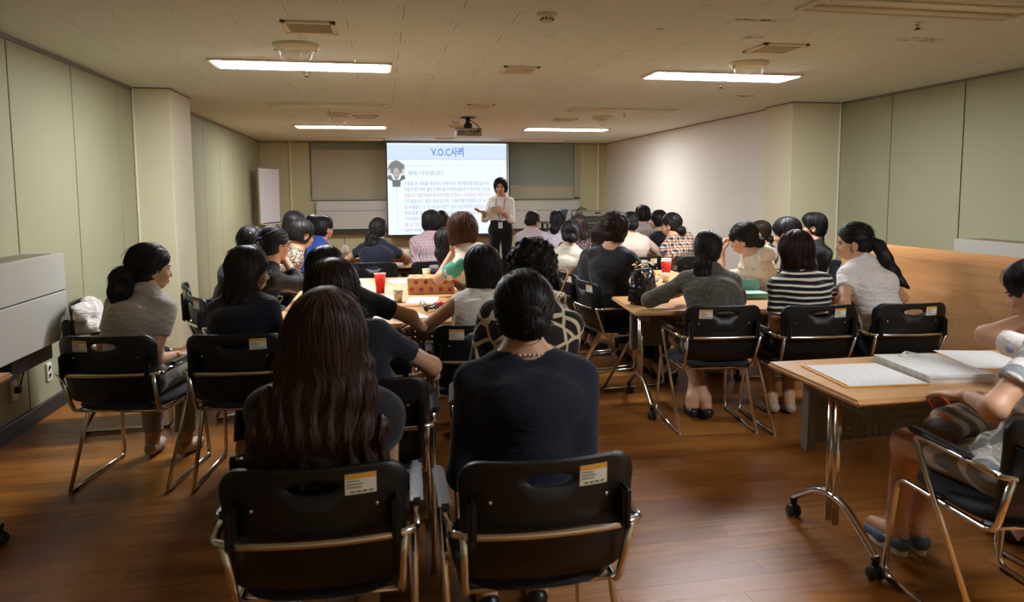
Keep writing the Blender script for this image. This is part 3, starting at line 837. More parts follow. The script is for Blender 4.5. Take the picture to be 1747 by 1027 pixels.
def make_person(name, label, head, hips, yaw, hair, shirt, bottom, hy=None, nod=.1, tilt=0, arms=('lap', 'lap'), lod=1, sleeve=.55, neck='round',
           stand=False, glasses=False, seat=.44, shoes=None, skin=None, curl=None, torso=1.0, shoulder=.150, hairsp=None, sleeve_mat=None, legs=None, collar=None,
           skirt=False, male=False, extra=None, group=None, idx=0):
    """head: world position of the crown; hips: world xy; yaw: facing, turning right positive, 0 looks at the end wall"""
    root = thing(name, label, 'person', (hips[0], hips[1], 0), 0, group)
    hs = hairsp or {}
    hb, hh, hc = {0: (.0095, .0050, .0085), 1: (.012, .0065, .011), 2: (.0155, .0085, .0145)}[lod]
    B = rotz(yaw); X_, Y_ = B @ V3(1, 0, 0), B @ V3(0, 1, 0)
    hy = yaw if hy is None else hy
    R = headframe(hy, nod, tilt)
    top = V3(head[0]-hips[0], head[1]-hips[1], head[2]-.014)
    O = top - R @ V3(0, -.008, .157)
    pz = .93 if stand else seat+.092
    P0 = V3(0, 0, pz)
    C = O + R @ V3(0, -.030, -.055)*.5 + V3(0, 0, -.055) - Y_*.022
    bow = unit(np.cross(C-P0, X_))                # backwards
    if bow @ Y_ > 0: bow = -bow
    L = np.linalg.norm(C-P0)
    sp_ = unit(C-P0)
    w1 = P0+(C-P0)*.36+bow*.012; w2 = P0+(C-P0)*.68+bow*.030
    lat = unit(X_ - sp_*(X_ @ sp_))
    ts = torso
    shc = C - sp_*.078 + bow*.002
    sh = {1: shc+lat*shoulder*ts, -1: shc-lat*shoulder*ts}
    fr = -bow
    def torso_prims(g):
        return [cone(P0-V3(0, 0, .01), w1, .104*ts+g, .084*ts+g, .04, lat, 1.5), cone(w1, w2, .084*ts+g, .094*ts+g, .04, lat, 1.42),
                cone(w2, shc-sp_*.015, .094*ts+g, .058*ts+g, .05, lat, 1.55),
                cone(sh[-1]*.93+sh[1]*.07, sh[1]*.93+sh[-1]*.07, .040+g, .040+g, .05, None, 1),
                cone(sh[1]*.80+shc*.20+sp_*.006, C+sp_*.018, .034+g*.8, .044+g*.5, .06), cone(sh[-1]*.80+shc*.20+sp_*.006, C+sp_*.018, .034+g*.8, .044+g*.5, .06)] + \
               ([] if male else [ell(w2+fr*.085*ts+lat*s*.065, (.058+g, .05+g, .055+g), None, .05) for s in (-1, 1)])
    # arms
    E, Wr, HD, HN, CU = {}, {}, {}, {}, {}
    for s, a in ((1, arms[1]), (-1, arms[0])):
        org = V3(hips[0], hips[1], 0)
        E[s], Wr[s], HD[s], HN[s], CU[s] = solve_arm(a, s, sh[s], B, org, idx)
        CAPS.append((sh[s]*.6+E[s]*.4+org, E[s]+org, .040, idx)); CAPS.append((E[s]+org, Wr[s]+unit(HD[s])*.1+org, .032, idx))
    def arm_prims(s, g, t1=2.0):
        """t1 1 = elbow, 2 = wrist"""
        out = []; a, e, w = sh[s], E[s], Wr[s]
        if t1 <= 1: out.append(cone(a, a+(e-a)*t1, .041+g, (.041+(.036-.041)*t1)+g, .03, flat=True))
        else:
            out.append(cone(a, e, .041+g, .035+g, .03))
            t = t1-1; out.append(cone(e, e+(w-e)*t, .036+g, (.036+(.025-.036)*t)+g, .025, flat=(t < .98)))
        return out
    # legs
    K, A_ = {}, {}
    yl = yaw                                   # legs follow the chair they sit on
    if not stand:
        cd = min(CHAIRS, key=lambda c: math.hypot(c[0]-hips[0], c[1]-hips[1]))
        if math.hypot(cd[0]-hips[0], cd[1]-hips[1]) < .3: yl = cd[2]
    Bl = rotz(yl); Xl, Yl = Bl @ V3(1, 0, 0), Bl @ V3(0, 1, 0)
    for s in (1, -1):
        if stand:
            K[s] = B @ V3(s*.085, .02, .50); A_[s] = B @ V3(s*.085+.0, -.01, .09)
        else:
            lg = (legs or {}).get(s, ((.10, .42, seat+.060), (.09, .36, .10)))
            K[s] = Bl @ V3(s*lg[0][0], lg[0][1], lg[0][2]); A_[s] = Bl @ V3(s*lg[1][0], lg[1][1], lg[1][2])
    hip = {s: P0 + Xl*s*.085 - V3(0, 0, .01) for s in (1, -1)}
    def leg_prims(g, t1=2.0, gs=None):
        out = []; gs = g if gs is None else gs
        for s in (1, -1):
            out.append(cone(hip[s], K[s], .078*ts+g, .056+g, .03))
            if t1 > 1: out.append(cone(K[s], K[s]+(A_[s]-K[s])*(t1-1), .054+gs, .054+(.036-.054)*(t1-1)+gs, .025, flat=t1 < 1.98))
        return out
    # body (one skin mesh: torso, limbs, neck, head, hands)
    bp = torso_prims(0)+arm_prims(1, 0)+arm_prims(-1, 0)+leg_prims(0)
    nk = cone(C-sp_*.03, O+R @ V3(0, -.012, -.01), .050, .047, .03)
    bp.append(nk)
    for s in (1, -1):
        fd = Bl @ V3(.15*s, 1, 0)
        bp += [cone(A_[s], A_[s]+V3(0, 0, -.05)-fd*.02, .036, .034, .02), cone(A_[s]+V3(0, 0, -.055), A_[s]+V3(0, 0, -.068)+fd*.12, .034, .026, .02)]
    parts = [(*sdf(bp, hb), 0), (*sdf(head_prims(O, R)+[cone(C, O+R @ V3(0, -.012, -.01), .049, .047, .02, flat0=True)], hh), 0)]
    for s in (1, -1):
        parts.append((*sdf(hand_prims(Wr[s], HD[s], HN[s], s, CU[s]), min(hh, .0065)), 0))
    g = lambda x, y, z: O + R @ V3(x, y, z)
    for s in (1, -1):
        parts += [(*blob(g(s*.030, .0745, .032), (.0135, .007, .0065), R), 1), (*blob(g(s*.030, .0795, .032), (.0062, .0035, .0062), R), 2),
                  (*blob(g(s*.031, .0815, .052), (.017, .006, .0035), R), 3), (*blob(g(s*.030, .080, .0395), (.0145, .004, .002), R), 3)]
    parts += [(*blob(g(0, .0885, -.026), (.020, .005, .0042), R), 4), (*blob(g(0, .0875, -.034), (.017, .005, .0045), R), 4)]
    bme = np_mesh('body', parts, [skin or M_SKIN, M_EYEW, M_EYE, M_BROW, M_LIP])
    new_obj('body', bme, None, root)
    # shirt
    gs = .012
    shp = torso_prims(gs)
    if sleeve > 0: shp += arm_prims(1, gs, sleeve)+arm_prims(-1, gs, sleeve)
    else:
        for s in (1, -1): shp.append(half(sh[s]*1.0+lat*s*.012, lat*s, 'x', .01))
    nr = {'round': .060, 'high': .052, 'wide': .080, 'crew': .058}[neck]
    nd = -.022 if neck == 'wide' else -.004
    shp.append(cone(C+sp_*nd+fr*.008, C+sp_*.22+fr*.02, nr, nr+.06, .010, op='s', flat0=True))
    if not stand: shp.append(half(P0-V3(0, 0, .055), V3(0, 0, -1), 'x', .01))
    else: shp.append(half(V3(0, 0, 1.02), V3(0, 0, -1), 'x', .005))
    seed = int(abs(head[0]*731+head[1]*97)) % 9999
    V, Q = sdf(shp, hc, wob(seed, .0035, 42))
    new_obj('top', np_mesh('top', [(V, Q, 0)], [shirt]), None, root)
    if sleeve_mat is not None:
        for s in (1, -1):
            V, Q = sdf(arm_prims(s, gs+.006, sleeve)+[half(sh[s]-lat*s*.02, -lat*s, 'x', .006)], hc, wob(seed+s, .0025, 45))
            new_obj('sleeve', np_mesh('sleeve', [(V, Q, 0)], [sleeve_mat]), None, root)
    if collar is not None:
        ring = [C+sp_*.012 + (lat*math.cos(a)*.063 + fr*math.sin(a)*.062) + sp_*(-.022*max(0, math.sin(a))) for a in np.linspace(0, 2*np.pi, 20, endpoint=False)]
        MB().tube(ring, .012, 6, closed=True, flat=1.9).obj('collar', collar, root)
    # bottom
    if skirt:
        kk = (K[1]+K[-1])/2
        bt = [cone(P0-V3(0, 0, .01), P0+V3(0, 0, .09), .112*ts, .100*ts, .03, X_, 1.5), cone(P0, kk-Yl*.03, .100*ts, .078, .04, Xl, 1.85, flat=True)]
    else: bt = leg_prims(.013, 1.93, .016)+[cone(P0-V3(0, 0, .01), P0+V3(0, 0, .14), .114*ts, .106*ts, .04, lat, 1.5)]
    bt.append(half(P0+V3(0, 0, .125 if stand else .10), V3(0, 0, 1), 'x', .006))
    V, Q = sdf(bt, hc*1.1, wob(seed+1, .003, 40))
    new_obj('skirt' if skirt else 'trousers', np_mesh('bottom', [(V, Q, 0)], [bottom]), None, root)
    # shoes
    if shoes is not None:
        for s in (1, -1):
            fd = unit(Bl @ V3(.15*s, 1, 0)); a = A_[s]; a0 = V3(a[0], a[1], .035 if a[2] < .16 else a[2]-.06)
            pr = [cone(a0-fd*.035+V3(0, 0, .012), a0+fd*.05, .036, .036, .02), cone(a0+fd*.05, a0+fd*.13-V3(0, 0, .004), .036, .028, .02, unit(np.cross(fd, V3(0, 0, 1))), 1.15),
                  half(a0-V3(0, 0, .034), V3(0, 0, -1), 'x', .004), ell(a0+fd*.03+V3(0, 0, .055), (.034, .05, .035), None, .01, 's')]
            V, Q = sdf(pr, min(hc, .011)); new_obj('shoe', np_mesh('shoe', [(V, Q, 0)], [shoes]), None, root)
    # hair
    style, hm = hair
    hp = hair_prims(style, O, R, hs)
    chain = hs.get('chain')            # ponytail / long hair: (offset from head joint in the head-yaw frame, radius)
    Rh = rotz(hy); pts = []
    hv, hq, st = [], [], []
    if style == 'curly': dp = lambda X, Y, Z: wob(seed, .0035, 190)(X, Y, Z)+wob(seed+3, .0045, 95)(X, Y, Z)
    elif hs.get('wavy'): dp = wob(seed, .005, 70)
    else: dp = wob(seed, .0018, 60)
    merged = chain and style in ('long', 'shoulder')
    if merged:
        cp = [(O+Rh @ V3(*p), r) for p, r in chain]; fl = hs.get('flat', 1.0)
        for (a, r1), (b, r2) in zip(cp, cp[1:]): hp.append(cone(a, b, r1, r2, .035, Rh[:, 0] if fl != 1 else None, fl))
        csegs = [((a[0]+b[0])/2, unit(b[0]-a[0])) for a, b in zip(cp, cp[1:])]; cmid = np.array([c[0] for c in csegs])
        lxh = Rh[:, 0]; amp = hs.get('amp', .004); phs = seed % 7
        dp0 = dp
        def dp(X, Y, Z):
            lx = X*lxh[0]+Y*lxh[1]; low = np.clip((O[2]-.0-Z)/.12, 0, 1)
            return dp0(X, Y, Z) + low*amp*(np.sin(lx*150+phs+np.sin(Z*22+lx*14)*1.6)+.5*np.sin(lx*310+np.sin(Z*31)*1.3))
    V, Q = sdf(hp, hh, dp)
    loc = (V-O) @ R
    if style in ('bun', 'pony', 'up'):
        t0 = V3(*(hs.get('bun', (0, -.11, .03))))
        a = loc-t0; r_ = np.sqrt(a[:, 0]**2+a[:, 2]**2)+1e-4
        sv = np.stack([a[:, 0]/r_, a[:, 2]/r_, loc[:, 1]*1.2], 1)
    elif style == 'curly': sv = loc*14
    else:
        r_ = np.sqrt(loc[:, 0]**2+(loc[:, 1]+.01)**2)+1e-4
        sv = np.stack([loc[:, 0]/r_*1.3, (loc[:, 1]+.01)/r_*1.3, loc[:, 2]*1.2], 1)
    hv.append((V, Q, 0)); st.append(sv)
    cnt, rad, stp = {0: (850, .0015, .012), 1: (330, .0022, .015), 2: (140, .0029, .018)}[lod]
    crown = O+R @ V3(0, -.035, .17); tie = O+R @ V3(*(hs.get('bun', (0, -.11, .03)))); bunr = hs.get('bunr', .036)
    bax = R[:, 1]
    if style in ('bun', 'pony', 'up'):
        def flow(p, n, rs):
            d = tie-p; L = np.linalg.norm(d)
            if style == 'bun' and L < bunr*1.35: return np.cross(bax, p-tie)*8+d*1.5      # wound round the bun
            return None if L < .025 else d/L
    elif style == 'curly':
        def flow(p, n, rs): return np.cross(n, V3(math.sin(p[0]*90), math.cos(p[1]*90), math.sin(p[2]*90)))+rs.normal(size=3)*.5
    else:
        def flow(p, n, rs):
            d = p-crown; L = np.linalg.norm(d); q = min(1, L/.10)
            if merged and p[2] < O[2]-.01:
                return csegs[int(np.argmin(((cmid-p)**2).sum(1)))][1] + Rh[:, 0]*math.sin(p[2]*38+p[0]*25)*.22*hs.get('wave', .6)
            return d/L*(1-q*.75)+V3(0, 0, -1)*q
    sx = strands(V, Q, flow, int(cnt*(1.1 if style == 'curly' else (1.9 if merged else 1))), rad*(1.25 if style == 'curly' else 1), (18 if merged else 11) if style != 'curly' else 7, stp*(.8 if style == 'curly' else 1), seed, .0008, hs.get('stray', .02) if style != 'curly' else .12, hs.get('drift', .12))
    if sx: hv.append((sx[0], sx[1], 0)); st.append(sx[2])
    hair_o = new_obj('hair', np_mesh('hair', hv, [hm], np.concatenate(st)), None, root)
    if chain and not merged:
        pts = [(O+Rh @ V3(*p), r) for p, r in chain]
        fl = hs.get('flat', 1.0)
        pr = []
        for (a, r1), (b, r2) in zip(pts, pts[1:]): pr.append(cone(a, b, r1, r2, .02, Rh[:, 0] if fl != 1 else None, fl))
        if hs.get('notch'): pass
        amp = hs.get('amp', .004); am = wob(seed+5, amp, 55); Rx = Rh[:, 0]
        ph = random.random()*6
        def dsp(X, Y, Z):
            lx = X*Rx[0]+Y*Rx[1]; ly = -X*Rx[1]+Y*Rx[0]
            return am(X, Y, Z*.35)+ amp*.7*np.sin(lx*260+ph+np.sin(Z*14)*1.5)*np.cos(ly*120) + hs.get('frizz', 0)*np.sin(lx*420+Z*40)*np.sin(Z*90)
        V, Q = sdf(pr, hh*1.1, dsp)
        l = (V-O) @ Rh
        sv = np.stack([l[:, 0]*14+np.sin(l[:, 2]*16)*.25*hs.get('wave', 1), l[:, 1]*14, l[:, 2]*1.0], 1)
        segs = [(a[0], b[0]) for a, b in zip(pts, pts[1:])]
        mids = np.array([(a+b)/2 for a, b in segs]); dirs = [unit(b-a) for a, b in segs]
        wv = hs.get('wave', .6)
        def flow2(p, n, rs): return dirs[int(np.argmin(((mids-p)**2).sum(1)))] + Rh[:, 0]*math.sin(p[2]*45+p[0]*30)*.18*wv
        ln = sum(np.linalg.norm(b-a) for a, b in segs)
        sx = strands(V, Q, flow2, int(cnt*(.5+ln*2.2)), rad, max(8, int(ln*.7/stp)), stp, seed+2, .001, hs.get('stray', .012))
        hv = [(V, Q, 0)]; st = [sv]
        if sx: hv.append((sx[0], sx[1], 0)); st.append(sx[2])
        new_obj('ponytail' if style == 'pony' else 'hair_length', np_mesh('hair_length', hv, [hm], np.concatenate(st)), None, root)
    Rm_ = Matrix(R.tolist()); Om = Vector(O)
    if glasses:
        gm = mk('glasses_frame', (.05, .012, .012), .3, bump=.02)
        b = MB()
        for s in (1, -1):
            ring = [g(s*.031+.0205*math.cos(a), .098-.004*abs(math.cos(a)), .030+.0145*math.sin(a)) for a in np.linspace(0, 6.283, 14, endpoint=False)]
            b.tube(ring, .0017, 5, closed=True); b.tube([g(s*.052, .095, .034), g(s*.076, .05, .034), g(s*.079, -.01, .030)], .0017, 5)
        b.tube([g(-.011, .099, .034), g(.011, .099, .034)], .0017, 5); b.obj('glasses', gm, root)
    if extra: extra(root, hair_o, g, R, dict(C=C, O=O, sh=sh, E=E, W=Wr, sp=sp_, fr=fr, lat=lat, P0=P0, B=B, Bl=Bl, K=K, A=A_))
    return root
# ------------------------------------------------------------------ furniture
M_BLACKP = mk('black_chair_plastic', (.0055, .0055, .0052), .42, bump=.25, bscale=260)
M_SEAT = fabric('black_seat_fabric', (.012, .013, .016), rough=.9, fold=.1)
M_ARM = mk('arm_pad_plastic', (.022, .023, .025), .33, bump=.1)
M_RUB = mk('rubber_foot', (.01, .01, .01), .8, bump=.1)
M_LABEL = mk('sticker_white', lin(225, 220, 200), .5, bump=.03)
M_LABEL_O = mk('sticker_orange', lin(225, 165, 50), .5, bump=.03)
M_PRINT = mk('sticker_print', lin(120, 115, 105), .6, bump=.03)
def back_mesh(label_side):
    """curved back shell with oval hand hole"""
    b = bmesh.new()
    W_, z0, z1 = .228, .455, .785
    nx = 28; hole_c, ha, hb_ = (0, .735), .062, .019
    def surf(x, z):
        t = (z-z0)/(z1-z0)
        return -.225 - .055*t + .045*(x/W_)**2 - .012*math.sin(t*math.pi)
    # outline: rounded rectangle, slightly narrower at the bottom
    def outline(n):
        pts = []; r = .055
        cx, cz = W_-r, z1-r
        rb = .035
        seq = [((cx, cz), 0, r), ((-cx, cz), math.pi/2, r), ((-(W_-.012-rb), z0+rb), math.pi, rb), ((W_-.012-rb, z0+rb), 1.5*math.pi, rb)]
        for (c, a0, rr) in seq:
            for k in range(7):
                a = a0+k/6*math.pi/2; pts.append((c[0]+rr*math.cos(a), c[1]+rr*math.sin(a)))
        out = []
        for i in range(len(pts)):
            a, b2 = Vector(pts[i]), Vector(pts[(i+1) % len(pts)]); m_ = max(1, int((b2-a).length/.03))
            for k in range(m_): out.append(tuple(a.lerp(b2, k/m_)))
        return out
    o = outline(0); N = len(o)
    hole = []
    for i in range(N):
        d = Vector(o[i])-Vector(hole_c); a = math.atan2(d.y/hb_, d.x/ha); hole.append((hole_c[0]+ha*math.cos(a), hole_c[1]+hb_*math.sin(a)))
    rings = []
    K_ = 5
    for k in range(K_+1):
        f = (k/K_)**1.0; rings.append([(o[i][0]*(1-f)+hole[i][0]*f, o[i][1]*(1-f)+hole[i][1]*f) for i in range(N)])
    th = .012
    fv = [[b.verts.new((x, surf(x, z)-th/2, z)) for x, z in r] for r in rings]
    bv = [[b.verts.new((x, surf(x, z)+th/2, z)) for x, z in r] for r in rings]
    for k in range(K_):
        for i in range(N):
            j = (i+1) % N
            b.faces.new((fv[k][i], fv[k][j], fv[k+1][j], fv[k+1][i])); b.faces.new((bv[k][j], bv[k][i], bv[k+1][i], bv[k+1][j]))
    for i in range(N):
        j = (i+1) % N
        b.faces.new((fv[0][j], fv[0][i], bv[0][i], bv[0][j])); b.faces.new((fv[K_][i], fv[K_][j], bv[K_][j], bv[K_][i]))
    bmesh.ops.recalc_face_normals(b, faces=b.faces[:])
    me = bpy.data.meshes.new('backrest'); b.to_mesh(me); b.free(); me.materials.append(M_BLACKP)
    for p in me.polygons: p.use_smooth = abs(p.normal.y) > .5
    return me, surf
BACK_ME, BSURF = back_mesh(1)
CHAIR = {}
def build_chair_meshes():
    b = MB(); r = .0105
    for s in (1, -1):
        # front leg up from the runner, under the seat, up the back to the rail
        b.tube(round_path([(s*.235, -.215, .012), (s*.235, .285, .012), (s*.218, .245, .395), (s*.205, -.19, .395), (s*.218, -.262, .60)], .045, 5), r, 8)
        # arm tube: diagonal from the rear floor to the arm front
        b.tube(round_path([(s*.235, -.213, .012), (s*.249, .135, .60), (s*.252, -.10, .605), (s*.245, -.235, .600)], .04, 5), r, 8)
    n = 13
    b.tube([(.245*math.cos(math.pi*k/(n-1))*1.0, -.235-.052*math.sin(math.pi*k/(n-1)), .600) for k in range(n)], r, 8)
    b.tube([(-.21, .05, .392), (.21, .05, .392)], r*.9, 8); b.tube([(-.206, -.15, .392), (.206, -.15, .392)], r*.9, 8)
    CHAIR['frame'] = b.mesh('frame', M_CHROME)
    # seat: rounded pad
    prs = [cone((-.14, -.10, .425), (.14, -.10, .425), .09, .09, .05, V3(0, 0, 1), .24), cone((-.13, .13, .428), (.13, .13, .428), .10, .10, .05, V3(0, 0, 1), .24),
           cone((0, -.12, .424), (0, .14, .427), .16, .17, .05, V3(0, 0, 1), .16)]
    prs = []
    b = MB(); N = 36; rings = []
    prof = [(.0, .408), (.7, .408), (.97, .414), (1.0, .424), (.97, .436), (.88, .443), (.5, .436), (0, .432)]
    for f, z in prof:
        rg = []
        for k in range(N):
            a = 2*math.pi*k/N; ca, sa = math.cos(a), math.sin(a); p = 3.2
            q = (abs(ca)**p+abs(sa)**p)**(-1/p)
            x, y = .225*q*ca*f, .235*q*sa*f+.015
            zz = z - (.012*max(0, (y-.12)/.13)**2)
            rg.append(b.b.verts.new((x, y, zz)))
        rings.append(rg)
    for A, B_ in zip(rings, rings[1:]):
        for k in range(N):
            f = b.b.faces.new((A[k], A[(k+1) % N], B_[(k+1) % N], B_[k])); f.smooth = True
    bmesh.ops.remove_doubles(b.b, verts=b.b.verts[:], dist=1e-5)
    CHAIR['seat'] = b.mesh('seat', M_SEAT)
    for s, nme in ((1, 'ar'), (-1, 'al')):
        CHAIR[nme] = MB().box((s*.250-.018, -.135, .608), (s*.250+.018, .150, .628), .008, seg=2).mesh('armrest', M_ARM)
        CHAIR['tab'+nme] = MB().box((s*.198-.011, -.292, .585), (s*.198+.011, -.236, .70), .009, seg=2).mesh('back_bracket', M_BLACKP)
    for k, (s, y) in enumerate(((1, -.19), (-1, -.19), (1, .25), (-1, .25))):
        CHAIR['foot%d' % k] = MB().box((s*.235-.012, y-.018, 0), (s*.235+.012, y+.018, .012), .003).mesh('rubber_foot', M_RUB)
    CHAIR['screw'] = MB().lathe([(.005, 0), (.005, -.003), (.003, -.004), (0, -.004)], 10, axis='Y').mesh('screw', M_CHROME)
build_chair_meshes()
def sticker_meshes(side):
    x0, x1 = (.075, .150) if side > 0 else (-.150, -.075)
    z0, z1 = .712, .765
    def patch(xa, xb, za, zb, off, mat, nm):
        b = MB(); n = 5
        rows = [[b.b.verts.new((xa+(xb-xa)*i/n, BSURF(xa+(xb-xa)*i/n, z)-.006-off, z)) for i in range(n+1)] for z in (za, zb)]
        for i in range(n): b.b.faces.new((rows[0][i], rows[0][i+1], rows[1][i+1], rows[1][i]))
        rows2 = [[b.b.verts.new(v.co+Vector((0, .0008, 0))) for v in r_] for r_ in rows]
        for i in range(n): b.b.faces.new((rows2[0][i+1], rows2[0][i], rows2[1][i], rows2[1][i+1]))
        return b.mesh(nm, mat)
    out = [('label_sticker', patch(x0, x1, z0, z1, .0012, M_LABEL, 'label_sticker'), None), ('label_band', patch(x0+.0005, x1-.0005, z1-.012, z1-.0005, .0020, M_LABEL_O, 'label_band'), 0)]
    rn = random.Random(3)
    for k in range(3):
        out.append(('label_print', patch(x0+.005, x0+.03+rn.random()*.025, z1-.020-.008*k, z1-.0175-.008*k, .0021, M_PRINT, 'label_print'), 0))
    for k in range(4):
        out.append(('label_print', patch(x0+.012+.015*k, x0+.023+.015*k, z0+.005, z0+.0085, .0021, mk('sticker_print_dark', (.05, .05, .05), .6, bump=.02), 'label_print'), 0))
    return out
STICK = {s: sticker_meshes(s) for s in (1, -1)}
def chair(x, y, yaw, label, side=1, sticker=True, group='black chairs with chrome sled frames'):
    t = thing('stacking_chair', label, 'chair', (x, y, 0), -yaw, group)
    CHAIRS.append((x, y, yaw))
    c_, s_ = math.cos(-yaw), math.sin(-yaw); g_ = lambda lx, ly: (x+lx*c_-ly*s_, y+lx*s_+ly*c_)
    for q in (-1, 1): obst(*g_(q*.250, .0), -yaw, .020, .15, .59, .63)
    obst(*g_(0, -.255), -yaw, .23, .03, .455, .785)
    new_obj('frame', CHAIR['frame'], None, t); new_obj('seat', CHAIR['seat'], None, t)
    bk = new_obj('backrest', BACK_ME, None, t)
    for k in ('ar', 'al'): new_obj('armrest', CHAIR[k], None, t); new_obj('back_bracket', CHAIR['tab'+k], None, t)
    for k in range(4): new_obj('rubber_foot', CHAIR['foot%d' % k], None, t)
    for sx in (-.15, .15):
        o = new_obj('screw', CHAIR['screw'], None, bk); o.location = (sx, BSURF(sx, .68)-.006, .68)
    if sticker:
        for nm, me, par in STICK[side]: tag(new_obj(nm, me, None, bk), 'small white sticker with orange band' if nm == 'label_sticker' else None)
    return t
# tables -----------------------------------------------------------
def wood_top():
    t = NT('table_beech_laminate'); v = t.coord((1.2, 9, 9)); n = t.noise(v, 2.2, 5, .6); n2 = t.noise(t.coord((3, 60, 60)), 1.5, 3)
    a = t.ramp(n, [(.3, lin(196, 148, 98)), (.6, lin(216, 170, 118)), (.8, lin(206, 158, 104))])
    t.base(t.mix(t.math('MULTIPLY', n2, .25), a, c4(lin(176, 126, 76)))); t.set(Roughness=.32, Specular_IOR_Level=.45); t.bump(n2, .04, .002); return t.m
M_WOOD = wood_top(); M_EDGE = mk('table_edge_band', lin(188, 140, 88), .4, bump=.05, var=.1)
M_GREY = mk('grey_steel_paint', lin(112, 112, 104), .45, bump=.08)
def perforated():
    t = NT('perforated_panel'); v = t.coord()
    x, y, z = t.sep(v)
    fx = t.math('SUBTRACT', t.math('FRACT', t.math('MULTIPLY', x, 28)), .5); fz = t.math('SUBTRACT', t.math('FRACT', t.math('MULTIPLY', z, 28)), .5)
    d = t.math('SQRT', t.math('ADD', t.math('MULTIPLY', fx, fx), t.math('MULTIPLY', fz, fz)))
    hole = t.math('LESS_THAN', d, .17)
    t.base(c4(lin(112, 111, 104))); t.set(Roughness=.5)
    t.put(t.b.inputs['Alpha'], t.math('SUBTRACT', 1.0, hole)); return t.m
M_PERF = perforated()
TZ = .70
def table(x, y, rz, L, D, label, name='training_table', front=1, folded=False, group='flip top training tables'):
    """origin at the floor under the centre of the top; length along x; front = side (local y sign) of the modesty panel"""
    t = thing(name, label, 'table', (x, y, 0), rz, group)
    if not folded:
        obst(x, y, rz, L/2, D/2, TZ-.028, TZ); TABLES_XY.append((x, y, math.cos(rz), math.sin(rz), L/2-.03, D/2-.03))
    top = MB().box((-L/2, -D/2, -.026), (L/2, D/2, 0), .010, seg=2).obj('table_top', M_WOOD, t)
    if folded:
        top.rotation_euler = (math.radians(90-6), 0, 0); top.location = (0, .05, .70)
    else: top.location = (0, 0, TZ)
    py = front*(D/2-.10)
    if folded: MB().box((-L/2+.24, -.012, .25), (L/2-.24, 0.0, .385)).obj('modesty_panel', M_PERF, t)
    else: MB().box((-L/2+.16, py-.006, .36), (L/2-.16, py+.006, .62)).obj('modesty_panel', M_PERF, t)
    if not folded:
        MB().tube(round_path([(-L/2+.3, -front*.10, .67), (-L/2+.3, front*.05, .60), (L/2-.3, front*.05, .60), (L/2-.3, -front*.10, .67)], .03), .006, 6).obj('shelf_rack', M_CHROME, t)
    for s in (-1, 1):
        xx = s*(L/2-.13)
        lg = MB()
        # grey side bracket
        poly = [(-.20, .60), (.20, .60), (.20, .655), (.10, .672), (-.10, .672), (-.20, .655)]
        br = MB()
        if folded: br.box((xx-.012, -.036, .58), (xx+.012, .036, .65), .006)
        else:
            br.box((xx-.012, -.19, .60), (xx+.012, .19, .672), .006)
            if front: br.box((xx-.02, min(py, py-front*.055), .34), (xx+.02, max(py, py-front*.055), .672), .006)
        br.obj('bracket', M_GREY, t)
        for q in (-1, 1): MB().tube([(xx, .022*q+(.015 if folded else 0), .10), (xx, .022*q+(.015 if folded else 0), .62)], .015, 10).obj('upright', M_CHROME, t)
        ft = lg.tube(round_path([(xx, -D/2+.03, .085), (xx, -D/2+.05, .10), (xx, -.08, .21), (xx, .08, .21), (xx, D/2-.05, .10), (xx, D/2-.03, .085)], .07, 5), .016, 10)
        lo = ft.obj('leg', M_CHROME, t)
        for q in (-1, 1):
            c = MB(); cy = q*(D/2-.035)
            c.lathe([(.013, .05), (.013, .09), (.017, .09), (.017, .075)], 10, (xx, cy, 0))
            for w in (-.016, .016): c.lathe([(.0, -.009), (.022, -.009), (.027, -.004), (.027, .004), (.022, .009), (0, .009)], 16, (xx+w, cy, .027), axis='X')
            c.box((xx-.020, cy-.018, .030), (xx+.020, cy+.018, .056), .006)
            c.obj('caster', M_DARK, lo)
    return t
# ------------------------------------------------------------------ placing tables
table(2.55, 2.49, 0.0, 1.80, .60, 'beech training table with stapled handouts, beside the striped dress lady')
table(2.50, 4.355, -.10, 1.88, .66, 'beech training table with the quilted black handbag on its end')
table(2.38, 5.52, math.pi/2, 1.55, .60, 'beech training table carrying the red cup behind the handbag table', front=0)
table(.18, 4.33, 0, 1.66, .60, 'beech training table with the candy wrappers, crosswise at the near end of the middle group')
table(-.335, 5.46, math.pi/2, 1.62, .595, 'beech training table on the heater side of the seam beside the red cup', front=-1)
table(.27, 5.46, math.pi/2, 1.62, .595, 'beech training table under the polka dot box', front=1)
table(.32, 7.50, 0, 1.80, .60, 'beech training table in front of the navy tee lady below the screen')
table(.32, 8.11, 0, 1.80, .60, 'beech training table with the iced coffee below the screen')
table(2.93, 7.62, 0, 1.36, .60, 'beech training table in front of the plaid shirt lady by the papered wall')
table(-1.845, 2.42, math.pi/2, 1.70, .60, 'beech training table cut off beside the wall heater')
for k in range(5):
    tt = table(3.62+.125*k, 4.00+.06*k, math.pi/2, 1.86, .62, ['front flip top table of the nested row by the wall', 'second flip top table in the nested row by the wall', 'middle flip top table in the nested row by the wall', 'fourth flip top table in the nested row by the wall', 'rearmost flip top table of the nested row, next to the wall'][k], 'folded_table', front=1, folded=True, group='nested folded tables')
